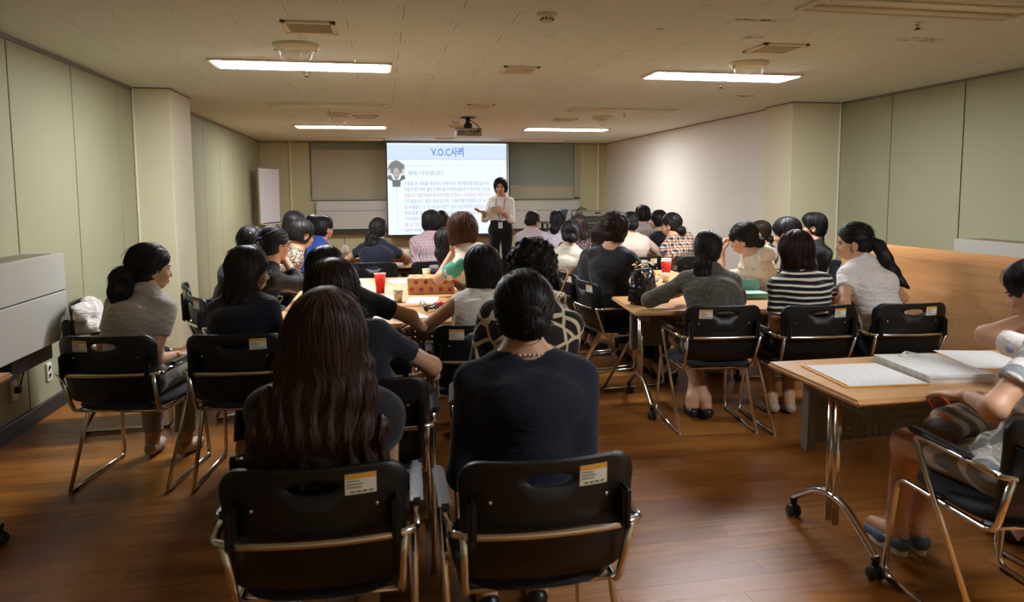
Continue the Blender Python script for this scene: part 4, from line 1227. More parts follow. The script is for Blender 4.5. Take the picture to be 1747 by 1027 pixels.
# ------------------------------------------------------------------ wall fittings
def fan_coil(name, label, x0, x1, y0, y1, z0, z1, seam_z, axis):
    t = thing(name, label, 'heater', ((x0+x1)/2, (y0+y1)/2, z0), 0, 'white fan coil heaters')
    ox, oy = (x0+x1)/2, (y0+y1)/2
    L_ = lambda a, b: ((a[0]-ox, a[1]-oy, a[2]-z0), (b[0]-ox, b[1]-oy, b[2]-z0))
    mw = mk('heater_white', lin(176, 172, 160), .4, bump=.04)
    MB().box(*L_((x0, y0, z0), (x1, y1, seam_z-.002)), .004).obj('lower_panel', mw, t)
    MB().box(*L_((x0, y0, seam_z+.002), (x1, y1, z1)), .006, seg=2).obj('upper_panel', mw, t)
    MB().box(*L_((x0+.005, y0+.005, seam_z-.003), (x1-.005, y1-.005, seam_z+.003))).obj('seam', M_DARK, t)
    mx, my = (.04, .08) if axis == 'y' else (.08, .04)
    MB().box(*L_((x0+mx, y0+my, z1-.002), (x1-mx, y1-my, z1+.003))).obj('top_grille', mk('heater_grille', lin(120, 112, 92), .5, bump=.6, bscale=150), t)
    return t
fan_coil('fan_coil_heater', 'white wall heater box beside the chair with the white jacket', XL+.001, -1.94, 3.42, 4.79, .56, 1.085, .855, 'y')
MB().box((XL+.001, 4.25, .44), (-2.02, 4.74, .56)).obj('heater_tray', M_DARK); tag(bpy.data.objects['heater_tray'], 'black tray under the end of the white wall heater', 'tray')
fan_coil('fan_coil_heater', 'white wall heater box behind the folded tables', 4.74, XR-.001, 3.4, 5.16, .55, 1.035, .82, 'y')
fan_coil('fan_coil_heater', 'white wall heater under the beige blind, behind the blue shirt', -1.185, .55, YB-.22, YB-.013, .76, 1.285, 1.10, 'x')
fan_coil('fan_coil_heater', 'white wall heater under the blue grey blind, behind the laptop', 2.2, 3.86, YB-.22, YB-.013, .72, 1.26, 1.07, 'x')
for x_, w_, l_ in ((-.32, 1.5, 'black support ledge under the heater below the beige blind'), (3.0, 1.5, 'black support ledge under the heater below the blue grey blind')):
    tag(MB().box((x_-w_/2, YB-.19, .68), (x_+w_/2, YB-.02, .72 if x_ > 1 else .758)).obj('heater_ledge', M_DARK), l_, 'ledge')
# power outlet, cord
t = thing('power_outlet', 'white double wall socket under the heater', 'socket', (XL, 5.05, .28), 0)
MB().box((0, -.035, -.06), (.012, .035, .06), .004, seg=2).obj('cover_plate', M_WHITE, t)
for z in (-.025, .025): MB().lathe([(.020, 0), (.020, .003), (.017, .003), (.016, -.001), (0, -.001)], 18, (.012, 0, z), axis='X').obj('socket_well', M_IVORY, t)
t = thing('plug_socket', 'wall socket with a black plug under the heater', 'socket', (XL, 4.60, .28), 0)
MB().box((0, -.035, -.06), (.012, .035, .06), .004, seg=2).obj('cover_plate', M_WHITE, t)
MB().box((.010, -.016, -.018), (.045, .016, .022), .006).obj('plug', M_DARK, t)
tag(MB().tube(smooth_path([(XL+.04, 4.60, .30), (XL+.05, 4.63, .38), (XL+.03, 4.75, .42), (XL+.02, 4.93, .42), (XL+.03, 5.0, .48), (XL+.05, 4.98, .60), (XL+.03, 4.95, .64)]), .005, 6).obj('looped_power_cord', M_DARK), 'thin black power cord looping under the wall heater', 'cord')
# flip chart whiteboard
t = thing('whiteboard_stand', 'tall narrow whiteboard on a stand in the far corner', 'whiteboard', (-1.90, 12.8, 0), 1.15)
MB().box((-.30, -.012, .93), (.30, .012, 1.86), .004).obj('board', mk('whiteboard', lin(205, 200, 196), .25, bump=.02), t)
for a, b in (((-.315, -.016, .915), (-.295, .016, 1.875)), ((.295, -.016, .915), (.315, .016, 1.875)), ((-.315, -.016, 1.86), (.315, .016, 1.88)), ((-.315, -.016, .91), (.315, .016, .93))): MB().box(a, b, .003).obj('board_frame', mk('alu_frame', lin(170, 165, 140), .35, .6, bump=.03), t)
MB().box((-.29, -.09, .905), (.29, -.014, .917), .003).obj('pen_tray', M_IVORY, t)
for s in (-.25, .25): MB().tube([(s, .02, .95), (s, .02, .06)], .014, 8).tube([(s, -.28, .02), (s, .30, .02)], .014, 8).tube([(s, .02, .02), (s, .02, .08)], .014, 8).obj('leg', mk('stand_metal', lin(150, 145, 120), .4, .5, bump=.03), t)
for k, (c_, l) in enumerate(((lin(160, 30, 50), 'red'), (lin(40, 40, 120), 'blue'), ((.01, .01, .01), 'black'))):
    o = MB().tube([(-.07, 0, 0), (.07, 0, 0)], .010, 8).obj('marker_pen', mk('marker_'+l, c_, .4, bump=.02)); lx_ = -.17+.17*k; o.location = (-1.90+.408*lx_+.913*.052, 12.8+.913*lx_-.408*.052, .9275); o.rotation_euler = (0, 0, 1.15); tag(o, f'{l} marker pen on the whiteboard tray', 'pen')
# ------------------------------------------------------------------ projection screen and slide
SX0, SX1, SZ0, SZ1, SY = .105, 2.45, .635, 2.375, 13.42
t = thing('projection_screen', 'pull down projection screen showing a slide titled V.O.C in blue', 'screen', ((SX0+SX1)/2, SY, 0), 0)
HX = (SX1-SX0)/2
def emis(name, c, s=1.0):
    if name in MATS: return MATS[name]
    q = NT(name); q.base((0.02, .02, .02, 1)); n = q.noise(q.coord(), 3, 2)
    q.put(q.b.inputs['Emission Color'], q.mix(q.math('MULTIPLY', n, .06), c4(c), c4([x*.9 for x in c]))); q.set(Emission_Strength=SCREEN*s, Roughness=.9); MATS[name] = q.m; return q.m
MB().box((-HX, 0, SZ0), (HX, .004, SZ1)).obj('screen_fabric', mk('screen_black_border', (.006, .006, .007), .8, bump=.05), t)
MB().tube([(-HX-.05, .0, SZ1+.005), (HX+.05, .0, SZ1+.005)], .02, 10).obj('roller', mk('roller_grey', lin(120, 118, 110), .5, bump=.03), t)
MB().box((-HX-.02, -.012, SZ0-.03), (HX+.02, .012, SZ0), .005).obj('weight_bar', M_DARK, t)
sw = emis('slide_white', (.86, .93, 1.0)); MB().box((-HX+.02, -.002, SZ0+.012), (HX-.075, -.0005, SZ1-.02)).obj('slide', sw, t)
MB().box((HX-.075, -.002, SZ0+.012), (HX-.022, -.0005, SZ1-.02)).obj('slide_margin', mk('screen_unlit_edge', lin(190, 190, 190), .9, bump=.02), t)
MB().box((-HX+.02, -.003, SZ1-.31), (HX-.08, -.0021, SZ1-.05)).obj('title_band', emis('slide_band', (.66, .80, .97)), t)
MB().box((-HX+.02, -.0035, SZ1-.325), (HX-.08, -.003, SZ1-.312)).obj('title_rule', emis('slide_rule', (.50, .62, .80)), t)
bx0, bx1, bz0, bz1 = -HX+.19, HX-.20, SZ0+.10, SZ1-.44
mline = emis('slide_line', (.42, .52, .72))
for a, b in (((bx0, bz0), (bx1, bz0+.004)), ((bx0, bz1), (bx1, bz1+.004)), ((bx0, bz0), (bx0+.004, bz1)), ((bx1-.004, bz0), (bx1, bz1))):
    MB().box((a[0], -.004, a[1]), (b[0], -.003, b[1])).obj('text_frame', mline, t)
PENDING = []
def text(body, x, z, size, mat, parent, name='text_line', align='LEFT', y=-.0045, width=1.0, bold=0.0):
    cu = bpy.data.curves.new(name, 'FONT'); cu.body = body; cu.size = size; cu.align_x = align; cu.fill_mode = 'FRONT'; cu.offset = bold
    cu.resolution_u = 2
    o = bpy.data.objects.new(name, cu); COL.objects.link(o); PENDING.append((o, cu, x, y, z, width, mat, parent, name))
def flush_text():
    dg = bpy.context.evaluated_depsgraph_get(); done = []
    for o, cu, x, y, z, width, mat, parent, name in PENDING: done.append(bpy.data.meshes.new_from_object(o.evaluated_get(dg)))
    for (o, cu, x, y, z, width, mat, parent, name), me in zip(PENDING, done):
        bpy.data.objects.remove(o); bpy.data.curves.remove(cu); me.materials.clear(); me.materials.append(mat)
        q = new_obj(name, me, None, parent); q.rotation_euler = (math.pi/2, 0, 0); q.location = (x, y, z); q.scale = (width, 1, 1)
    PENDING.clear()
def text_width(body, size):
    cu = bpy.data.curves.new('measure', 'FONT'); cu.body = body; cu.size = size; cu.resolution_u = 1
    o = bpy.data.objects.new('measure', cu); COL.objects.link(o); bpy.context.view_layer.update()
    w_ = max(c[0] for c in o.bound_box); bpy.data.objects.remove(o); bpy.data.curves.remove(cu); return w_
mt1 = emis('slide_title', (.20, .30, .66)); mt2 = emis('slide_text', (.30, .38, .55)); mt3 = emis('slide_text_red', (.66, .30, .42))
text('V.O.C사례', -.02, SZ1-.25, .19, mt1, t, 'title_text', 'CENTER', width=.74, bold=.005)
text('제목:', -HX+.40, SZ1-.61, .095, mt2, t, 'text_word'); text('너무합니다.', -HX+.62, SZ1-.61, .095, mt2, t, 'text_word')
HAN = text_width('가가', .082)-text_width('가', .082); SPC = text_width('가 가', .082)-text_width('가가', .082)
LINES = ['진료를 본 서류를 복사하기 위해 모든 병대병원을 찾았습니다.', '어렵게 예약 했지 물어 안내에 물어 위에전료를 본 후 복사하는 곳으로', '갔습니다. 담당자에게 복사하라 했다고 했더니 기다리라고 해서 그사',
         '기다렸습니다. 짧은 옷을 입으며.. 언제 저를 호명했나고? 서 있', '온 사람들도 다 가는데 왜 이런가 싶어 담당자에게 따졌습니다.', '번호표를 달라고 합니다. 번호표가 어디 있냐고 물었더니', '기다렸다가 뺀 기다린.. 기어코 그럼 서있', '몸고 기다리다가 일이 다 되는데 싶', '내가 이메일을 보내고 나서야']
for k, ln in enumerate(LINES):
    lm = mt3 if k in (2, 7) else mt2
    wd = ln.split(' ')
    adv = lambda w_: sum(HAN if ord(c) > 0x3000 else SPC*1.1 for c in w_)
    full = sum(adv(w_)+SPC for w_ in wd); sc_ = min(.97, 1.64/full); x_ = 0.0
    for w_ in wd:
        text(w_, -HX+.325+x_*sc_, SZ1-.80-.110*k, .082, lm, t, 'text_word', width=sc_); x_ += adv(w_)+SPC
flush_text()
# portrait print on the slide: a man in black clutching wild hair (generic)
def flat_poly(pts, y, mat, name):
    b = MB(); b.b.faces.new([b.b.verts.new((p[0], y, p[1])) for p in pts]); return b.obj(name, mat, t)
px, pz = -HX+.185, SZ1-.78
rn = random.Random(8)
flat_poly([(px+.155*math.cos(a)*(1+.16*((k % 2)-.5)*2*rn.random()), pz+.30+.13*math.sin(a)*(1+.2*((k % 2)-.5)*2*rn.random())) for k, a in enumerate(np.linspace(0, 6.283, 40, endpoint=False))], -.0042, emis('print_hair', (.22, .23, .22)), 'portrait_print')
flat_poly([(px-.165, pz+.10), (px-.155, pz+.16), (px-.10, pz+.17), (px-.06, pz+.08), (px+.06, pz+.08), (px+.10, pz+.17), (px+.155, pz+.16), (px+.165, pz+.10), (px+.08, pz+.06), (px+.07, pz-.05), (px-.07, pz-.05), (px-.08, pz+.06)], -.0046, emis('print_black', (.16, .17, .18)), 'portrait_print')
flat_poly([(px+.062*math.cos(a), pz+.19+.115*math.sin(a)) for a in np.linspace(0, 6.283, 24, endpoint=False)], -.005, emis('print_face', (.50, .48, .44)), 'portrait_print')
for s in (-1, 1):
    flat_poly([(px+s*.125+.025*math.cos(a), pz+.235+.055*math.sin(a)) for a in np.linspace(0, 6.283, 14, endpoint=False)], -.005, emis('print_hand', (.62, .62, .60)), 'portrait_print')
    flat_poly([(px+s*.026+.013*math.cos(a), pz+.205+.006*math.sin(a)) for a in np.linspace(0, 6.283, 10, endpoint=False)], -.0054, emis('print_black', (.1, .1, .1)), 'portrait_print')
flat_poly([(px+.024*math.cos(a), pz+.122+.012*math.sin(a)) for a in np.linspace(0, 6.283, 12, endpoint=False)], -.0054, emis('print_black', (.1, .1, .1)), 'portrait_print')
# ------------------------------------------------------------------ presenter's corner
t = thing('equipment_rack', 'grey amplifier rack cabinet with rows of small lights in the corner', 'cabinet', (3.92, 12.75, 0), 0)
MB().box((-.29, -.25, 0), (.29, .25, 1.08), .01).obj('cabinet', mk('rack_grey', lin(118, 112, 96), .5, bump=.05), t)
for k in range(6):
    u = MB().box((-.24, -.262, .20+.135*k), (.24, -.25, .315+.135*k), .003).obj('rack_unit', mk('rack_unit_dark', (.014, .016, .012), .4, bump=.1), t)
    for q in range(7): MB().box((-.2+.06*q, -.266, .25+.135*k), (-.185+.06*q, -.262, .262+.135*k)).obj('indicator_light', emis('led_%d' % (q % 3), [(.5, .6, .1), (.2, .6, .15), (.6, .1, .05)][q % 3], .35), u)
MB().box((-.06, -.262, 1.035), (.04, -.25, 1.06)).obj('badge', M_DARK, t)
t = thing('lectern_desk', 'small dark desk with a wire tidy beside the amplifier rack', 'desk', (3.30, 12.6, 0), 0)
MB().box((-.40, -.25, .86), (.32, .25, .89), .004).obj('desk_top', mk('desk_dark', lin(70, 64, 54), .5, bump=.05), t)
for sx in (-.36, .28):
    for sy in (-.21, .21): MB().box((sx-.02, sy-.02, 0), (sx+.02, sy+.02, .86)).obj('leg', M_DARK, t)
t = thing('laptop', 'open laptop seen from behind on the small desk', 'laptop', (3.13, 12.5, .89), .9)
MB().box((-.16, -.11, 0), (.16, .11, .018), .005).obj('base', mk('laptop_grey', lin(90, 92, 98), .4, bump=.02), t)
MB().box((-.16, -.004, 0), (.16, .004, .22), .003, M=Matrix.Translation((0, -.11, .018)) @ Matrix.Rotation(.25, 4, 'X')).obj('lid', mk('laptop_blue', lin(72, 84, 112), .35, bump=.02), t)
t = thing('headset_stand', 'black wire headset hanging rack on the desk by the amplifier rack', 'stand', (3.54, 12.5, .89), 0)
MB().tube(round_path([(-.12, 0, 0), (-.12, 0, .20), (.14, 0, .24), (.16, 0, .20)], .03), .008, 6).tube(round_path([(-.02, 0, .20), (.05, 0, .27), (.14, 0, .22)], .02), .008, 6).box((-.14, -.04, 0), (.0, .04, .01)).obj('wire_frame', M_DARK, t)
# ------------------------------------------------------------------ table-top things
M_PAPER = mk('paper', lin(222, 220, 214), .75, bump=.05)
def printed():
    t_ = NT('printed_paper'); v = t_.coord(); x, y, z = t_.sep(v)
    f = t_.math('FRACT', t_.math('MULTIPLY', y, 70)); n = t_.noise(t_.coord((160, 70, 1)), 1, 2)
    ink = t_.math('MULTIPLY', t_.math('LESS_THAN', f, .35), t_.math('GREATER_THAN', n, .45))
    t_.base(t_.mix(t_.math('MULTIPLY', ink, .5), c4(lin(224, 222, 216)), c4(lin(120, 118, 116)))); t_.set(Roughness=.75); return t_.m
M_PRINTP = printed()
def sheet(x, y, rz, label, w=.21, d=.297, z=TZ, th=.0015, mat=None, name='handout', group='loose handouts'):
    b = MB(); n = 6
    b.box((-w/2, -d/2, 0), (w/2, d/2, th))
    o = b.obj(name, mat or M_PRINTP); o.location = (x, y, z+.0005); o.rotation_euler = (0, 0, rz); return tag(o, label, 'paper', group)
def stack(x, y, rz, label, n=7, w=.30, d=.36, z=TZ):
    t_ = thing('handout_stack', label, 'papers', (x, y, z+.0005), rz)
    rr = random.Random(5)
    for k in range(n):
        o = MB().box((-w/2, -d/2, 0), (w/2, d/2, .0042), .0004).obj('sheet_bundle', M_PRINTP, t_); o.location = (rr.uniform(-.003, .003), rr.uniform(-.003, .003), .0045*k); o.rotation_euler = (0, 0, rr.uniform(-.01, .01))
    MB().tube([(-.05, d/2-.05, .0045*n+.004), (-.01, d/2-.03, .0045*n+.016), (.05, d/2-.035, .0045*n+.004)], .006, 6, flat=.5).obj('paper_clip', M_PAPER, t_)
    return t_
t = thing('open_folder', 'orange edged folder with a printed page on the striped dress table', 'folder', (1.90, 2.50, TZ+.0005), -.08)
MB().box((-.17, -.17, 0), (.17, .17, .004), .001).obj('cover', mk('folder_orange', lin(215, 150, 60), .6, bump=.03), t)
MB().box((-.155, -.165, .0045), (.165, .155, .007)).obj('page', M_PRINTP, t)
stack(2.22, 2.50, -.10, 'thick stack of stapled printed handouts on the striped dress table', 7, .27, .36)
sheet(2.60, 2.63, -.25, 'printed sheet curling by the elbow of the white tee arm', .26, .34)
# quilted handbag
def quilt():
    q = NT('quilted_leather'); v = q.coord((1, 1, 1), rot=(0, .785, 0)); x, y, z = q.sep(v)
    a = q.math('ABSOLUTE', q.math('SINE', q.math('MULTIPLY', x, 75))); b = q.math('ABSOLUTE', q.math('SINE', q.math('MULTIPLY', z, 75)))
    q.base((.008, .008, .0085, 1)); q.set(Roughness=.32, Specular_IOR_Level=.5); q.bump(q.math('MINIMUM', a, b), .8, .01); return q.m
M_QUILT = quilt(); M_GOLD = mk('gold_chain', (.75, .55, .25), .25, 1.0, bump=.05)
t = thing('quilted_handbag', 'black quilted leather handbag with gold chain standing on the table end', 'handbag', (1.70, 4.42, TZ), .55)
b_ = MB().box((-.105, -.06, 0), (.105, .06, .235), .022, seg=3)
for v_ in b_.b.verts:
    f_ = 1-.45*max(0, (v_.co.z-.02)/.215); v_.co.y *= f_; v_.co.x *= 1-.10*max(0, (v_.co.z-.02)/.215)
b_.obj('bag_body', M_QUILT, t, True)
ch = [Vector((-.08+.16*k/23, -.03*math.sin(k*.6)*.4+.035*math.sin(k*1.1), .250+.012*math.sin(k*.9)+.018*math.sin(math.pi*k/23))) for k in range(24)] + [Vector((.12+.01*math.sin(k), -.03+.006*math.cos(k*2), .23-.022*k)) for k in range(10)]
for k, p in enumerate(ch):
    ring = [p+Vector((.008*math.cos(a), .004*math.sin(a)*(1 if k % 2 else .3), .005*math.sin(a)*(1 if k % 2 == 0 else .4))) for a in np.linspace(0, 6.283, 8, endpoint=False)]
    MB().tube(ring, .0022, 5, closed=True).obj('chain_link', M_GOLD, t)
for s in (-.05, .05): MB().lathe([(.012, -.001), (.012, .002), (.006, .002), (.006, -.001)], 14, (s, -.055, .20), axis='Y').obj('eyelet', M_GOLD, t)
# cups
M_REDCUP = fabric('red_print_cup', lin(205, 42, 26), 'sparse', lin(228, 120, 96), rough=.45, scale=1.6, fold=.02, sheen=0)
M_BEIGECUP = fabric('beige_print_cup', lin(214, 200, 160), 'sparse', lin(150, 146, 120), rough=.55, scale=2.0, fold=.02, sheen=0)
M_CUPIN = mk('cup_inside', lin(225, 215, 195), .6, bump=.03)
def cup(x, y, label, h=.145, r0=.030, r1=.042, mat=None, z=TZ):
    t_ = thing('paper_cup', label, 'cup', (x, y, z), 0, 'paper cups')
    MB().lathe([(r0-.002, .004), (r0, 0), (r1, h), (r1-.002, h), (r0-.001, .012), (0, .012)], 24).obj('cup_body', mat or M_BEIGECUP, t_)
    ring = [(r1*math.cos(a), r1*math.sin(a), h) for a in np.linspace(0, 6.283, 20, endpoint=False)]
    MB().tube(ring, .0022, 6, closed=True).obj('rim', M_CUPIN, t_); return t_
cup(-.02, 5.32, 'tall red printed paper cup beside the seam of the middle tables', .145, .030, .043, M_REDCUP)
cup(2.40, 5.70, 'tall red printed paper cup behind the quilted handbag', .145, .030, .043, M_REDCUP)
cup(2.47, 5.86, 'pale paper cup standing behind the red cup near the handbag', .15, .032, .045)
cup(2.28, 5.42, 'small pale paper cup just above the handbag clasp', .075, .024, .034)
cup(.10, 4.85, 'small beige printed paper cup in front of the tall red cup', .08, .025, .036, None, TZ+.0022)
cup(-.20, 5.36, 'beige printed paper cup next to the dark haired head at the middle tables', .09, .028, .038)
cup(.37, 6.05, 'pale paper cup behind the polka dot box', .09, .027, .037)
cup(2.79, 4.45, 'pale paper cup between the striped tee and the white tee', .09, .027, .037)
cup(.24, 7.42, 'green printed tall paper cup by the arm of the navy tee lady', .15, .03, .042)
# iced coffee
t = thing('iced_coffee', 'clear plastic cup of iced coffee with dark straw', 'cup', (-.40, 8.05, TZ), 0)
MB().lathe([(.028, 0), (.034, .085), (0, .085)], 20).obj('coffee', mk('iced_coffee_liquid', lin(104, 74, 60), .3, bump=.05), t)
g = NT('clear_plastic'); g.base((.9, .9, .88, 1)); g.set(Roughness=.1, Alpha=.30, Specular_IOR_Level=.6); g.bump(g.noise(g.coord(), 90, 1), .05, .002); MATS['clear_plastic'] = g.m
MB().lathe([(.030, 0), (.042, .12), (.046, .122), (.044, .135), (.03, .16), (.01, .168)], 20).obj('plastic_cup', g.m, t)
MB().tube([(0, 0, .02), (-.012, 0, .25)], .004, 6).obj('straw', M_DARK, t)
MB().lathe([(.0325, .012), (.0335, .03)], 20).obj('green_band', mk('green_band', lin(150, 190, 70), .5, bump=.02), t)
# polka dot box
t = thing('gift_box', 'kraft cardboard box with pink polka dots on the middle table', 'box', (.36, 5.28, TZ), -.10)
MB().box((-.17, -.12, 0), (.17, .12, .115), .003).obj('box_body', mk('kraft_card', lin(192, 152, 98), .7, bump=.1), t)
MB().box((-.174, -.124, .07), (.174, .124, .120), .003).obj('box_lid', MATS['kraft_card'], t)
mp = mk('pink_dot', lin(176, 58, 92), .6, bump=.03)
dm = MB().lathe([(.016, 0), (.016, .001), (0, .001)], 14).mesh('dot', mp)
for ix in range(5):
    for iy in range(3):
        o = new_obj('dot', dm, None, t); o.location = (-.14+.07*ix+(.02 if iy % 2 else 0), -.085+.085*iy, .1203)
for ix in range(5):
    for iz in range(2):
        o = new_obj('dot', dm, None, t); o.location = (-.14+.07*ix+(.03 if iz else 0), -.1245-(.0 if iz else -.0), .035+.055*iz); o.rotation_euler = (math.pi/2, 0, 0)
for iy in range(3):
    for iz in range(2):
        o = new_obj('dot', dm, None, t); o.location = (-.1745, -.07+.07*iy+(.02 if iz else 0), .035+.055*iz); o.rotation_euler = (0, -math.pi/2, 0)
# handouts
for a in ((-.02, 4.98, .05, 'handout lying under the small beige cup by the red cup'), (.27, 4.88, -.15, 'handout under the writing hand beside the polka dot box'), (.13, 4.28, .35, 'handout pair near the edge of the candy wrapper table', .21, .297, TZ+.002), (.05, 4.36, .1, 'blank edge handout behind the handout pair'),
          (.16, 5.95, .3, 'handout lying beyond the polka dot box'), (-.30, 6.0, -.2, 'handout beside the far end of the heater side table'), (2.20, 5.62, .2, 'handout in front of the red cup behind the handbag'), (-.18, 7.95, 0, 'handout right of the iced coffee'), (2.22, 5.00, .1, 'handout next to the grey dotted sleeve')): sheet(*a)
# candy wrappers
for k, (x, y, c_, l) in enumerate(((.39, 4.54, lin(190, 26, 30), 'shiny red candy wrapper on the middle table'), (.30, 4.43, lin(60, 40, 34), 'dark brown candy wrapper beside the red one'), (.255, 4.58, lin(190, 180, 180), 'silver candy wrapper beside the red one'))):
    V, Q = sdf([cone((-.03, 0, .014), (.03, 0, .014), .016, .016, .01), cone((-.05, 0, .012), (-.03, 0, .013), .020, .006, .005), cone((.03, 0, .013), (.05, 0, .012), .006, .020, .005)], .005, wob(k, .003, 160))
    o = new_obj('candy_wrapper', np_mesh('wrapper', [(V, Q, 0)], [mk('wrapper%d' % k, c_, .25, bump=.3)])); o.location = (x, y, TZ+.011); o.rotation_euler = (0, 0, .8*k); tag(o, l, 'wrapper')
# small black phone pouch & teal bag
t = thing('teal_document_bag', 'teal green document bag lying on the table before the striped tee', 'bag', (2.47, 4.56, TZ+.001), -.10)
MB().box((-.19, -.14, 0), (.19, .10, .035), .012, seg=2).obj('bag_body', fabric('teal_cloth', lin(118, 166, 146), rough=.6, fold=.6), t)
MB().box((-.19, .09, .0), (.19, .115, .11), .008, seg=2).obj('raised_flap', fabric('teal_cloth', lin(118, 166, 146)), t)
MB().box((-.10, -.13, .036), (.15, -.02, .04), .002).obj('inner_sheet', mk('teal_pale', lin(150, 188, 176), .6, bump=.05), t)
t = thing('brown_handbag', 'small dark brown leather bag standing on the table beside the striped tee', 'handbag', (2.23, 4.17, TZ), .3)
V, Q = sdf([cone((-.055, 0, .04), (.055, 0, .04), .038, .038, .03), cone((-.045, 0, .085), (.045, 0, .085), .028, .028, .04), half((0, 0, .002), (0, 0, -1), 'x', .008)], .009, wob(2, .004, 60))
new_obj('bag_body', np_mesh('bag', [(V, Q, 0)], [mk('brown_leather', lin(52, 28, 20), .35, bump=.2)]), None, t)
MB().tube(smooth_path([(-.045, 0, .10), (-.035, 0, .15), (.035, 0, .15), (.045, 0, .10)]), .007, 6).obj('strap', MATS['brown_leather'], t)
# striped lap bag
M_LAPBAG = fabric('lap_bag_stripe', lin(168, 158, 140), 'widestripes', lin(96, 90, 84), scale=1.2, rough=.7)
# check tote between chairs
t = thing('check_tote', 'beige and brown check tote bag hanging on a chair back beside the black dress', 'handbag', (1.365, 5.50, .43), -1.3)
V, Q = sdf([cone((-.10, 0, .07), (.10, 0, .07), .065, .065, .03), cone((-.11, 0, .18), (.11, 0, .18), .04, .04, .06), half((0, 0, .003), (0, 0, -1), 'x', .01)], .009)
new_obj('bag_body', np_mesh('tote', [(V, Q, 0)], [fabric('check_canvas', lin(176, 160, 132), 'checker', lin(112, 92, 68), fold=.2)]), None, t)
MB().tube(smooth_path([(-.09, 0, .20), (-.08, .075, .368), (.08, .075, .368), (.09, 0, .20)]), .008, 6).obj('strap', mk('tan_leather', lin(150, 100, 60), .45, bump=.1), t)

for a_ in ((.36, 5.28, -.10, .175, .125, TZ, TZ+.12), (1.70, 4.42, .55, .11, .065, TZ, TZ+.26), (2.23, 4.17, .3, .10, .045, TZ, TZ+.13), (2.47, 4.56, -.10, .19, .14, TZ, TZ+.05),
           (-.02, 5.32, 0, .04, .04, TZ, TZ+.15), (-.20, 5.36, 0, .035, .035, TZ, TZ+.09), (.10, 4.85, 0, .035, .035, TZ, TZ+.08), (.37, 6.05, 0, .035, .035, TZ, TZ+.09), (2.79, 4.45, 0, .035, .035, TZ, TZ+.09),
           (.24, 7.42, 0, .04, .04, TZ, TZ+.15), (2.28, 5.42, 0, .035, .035, TZ, TZ+.08), (2.40, 5.70, 0, .04, .04, TZ, TZ+.15), (2.22, 2.50, -.1, .135, .18, TZ, TZ+.032), (1.90, 2.5, -.08, .17, .17, TZ, TZ+.008)): obst(*a_)
# ------------------------------------------------------------------ people and their chairs
F_ = fabric
BLK = F_('black_cloth', (.010, .010, .011)); BLK2 = F_('charcoal_cloth', (.018, .018, .019)); NAVY = F_('navy_cloth', (.010, .012, .024)); NAVY2 = F_('navy_knit', (.009, .011, .024), fold=.35)
DTROUS = F_('dark_trousers', (.013, .013, .016)); GTROUS = F_('grey_trousers', lin(150, 142, 128)); CREAM = F_('cream_cloth', lin(214, 204, 182)); WHITE = F_('white_cloth', lin(232, 227, 220))
SH_BLK = mk('shoe_black', (.010, .009, .009), .35, bump=.05); SH_BEI = mk('shoe_beige', lin(178, 160, 138), .5, bump=.05); SH_BLUE = mk('shoe_blue_grey', lin(78, 98, 116), .5, bump=.1)
M_PEARL = mk('pearl', lin(226, 216, 200), .2, bump=.02); M_SILVER = mk('silver_clip', (.8, .8, .82), .2, 1.0, bump=.02)
def hairclip(pos, size=(.022, .008, .010), mat=None, name='hair_clip', twin=False):
    def f(root, hair_o, g, R, d):
        R4 = Matrix(R.tolist())
        b = MB()
        if twin:
            for s in (-1, 1):
                ring = [Vector(g(pos[0]+s*.008+.010*math.cos(a), pos[1]-.006, pos[2]+.010*math.sin(a))) for a in np.linspace(.8 if s > 0 else 2.3+1.6, 5.5 if s > 0 else 2.3+6.28-.1, 12)]
                b.tube(ring, .0025, 6)
            b.ball(g(pos[0], pos[1]+.002, pos[2]), (.022, .006, .013), R=R4)
        else: b.ball(g(*pos), size, R=R4)
        b.obj(name, mat or M_SILVER, hair_o)
    return f
def multi(*fs):
    def f(*a):
        for q in fs: q(*a)
    return f
def necklace(root, hair_o, g, R, d):
    C, lat, fr, sp = d['C'], d['lat'], d['fr'], d['sp']
    bm_ = MB().ball((0, 0, 0), .0045, 8, 6).mesh('bead', M_PEARL)
    for k in range(34):
        a = 2*math.pi*k/34; p = C-sp*.006+lat*.075*math.cos(a)+fr*(.070*math.sin(a))-sp*.05*max(0, math.sin(a))
        o = new_obj('bead', bm_, None, root); o.location = p
def earring(s=1):
    def f(root, hair_o, g, R, d): MB().ball(g(s*.078, -.002, -.014), .004, 8, 6).obj('earring', M_PEARL, root)
    return f
def scrunchie(pos, col, r=.034):
    def f(root, hair_o, g, R, d):
        b = MB()
        for k in range(6):
            a = k*math.pi/3; b.ball(g(pos[0]+r*.7*math.cos(a), pos[1], pos[2]+r*.7*math.sin(a)), (r*.55, r*.4, r*.55), 10, 7)
        b.ball(g(pos[0], pos[1]-.012, pos[2]), (.008,)*3, 8, 6, mi=1)
        b.obj('flower_scrunchie', [col, M_PEARL], hair_o)
    return f
def seatfor(hips, yaw, label, side=1, off=.05, sticker=True):
    return chair(hips[0]+math.sin(yaw)*off, hips[1]+math.cos(yaw)*off, yaw, label, side, sticker)
PONY = [((0, -.085, .04), .028), ((0, -.125, .01), .036), ((0, -.135, -.07), .036), ((0, -.13, -.15), .028), ((0, -.125, -.20), .012)]
rest = ARMS['table']
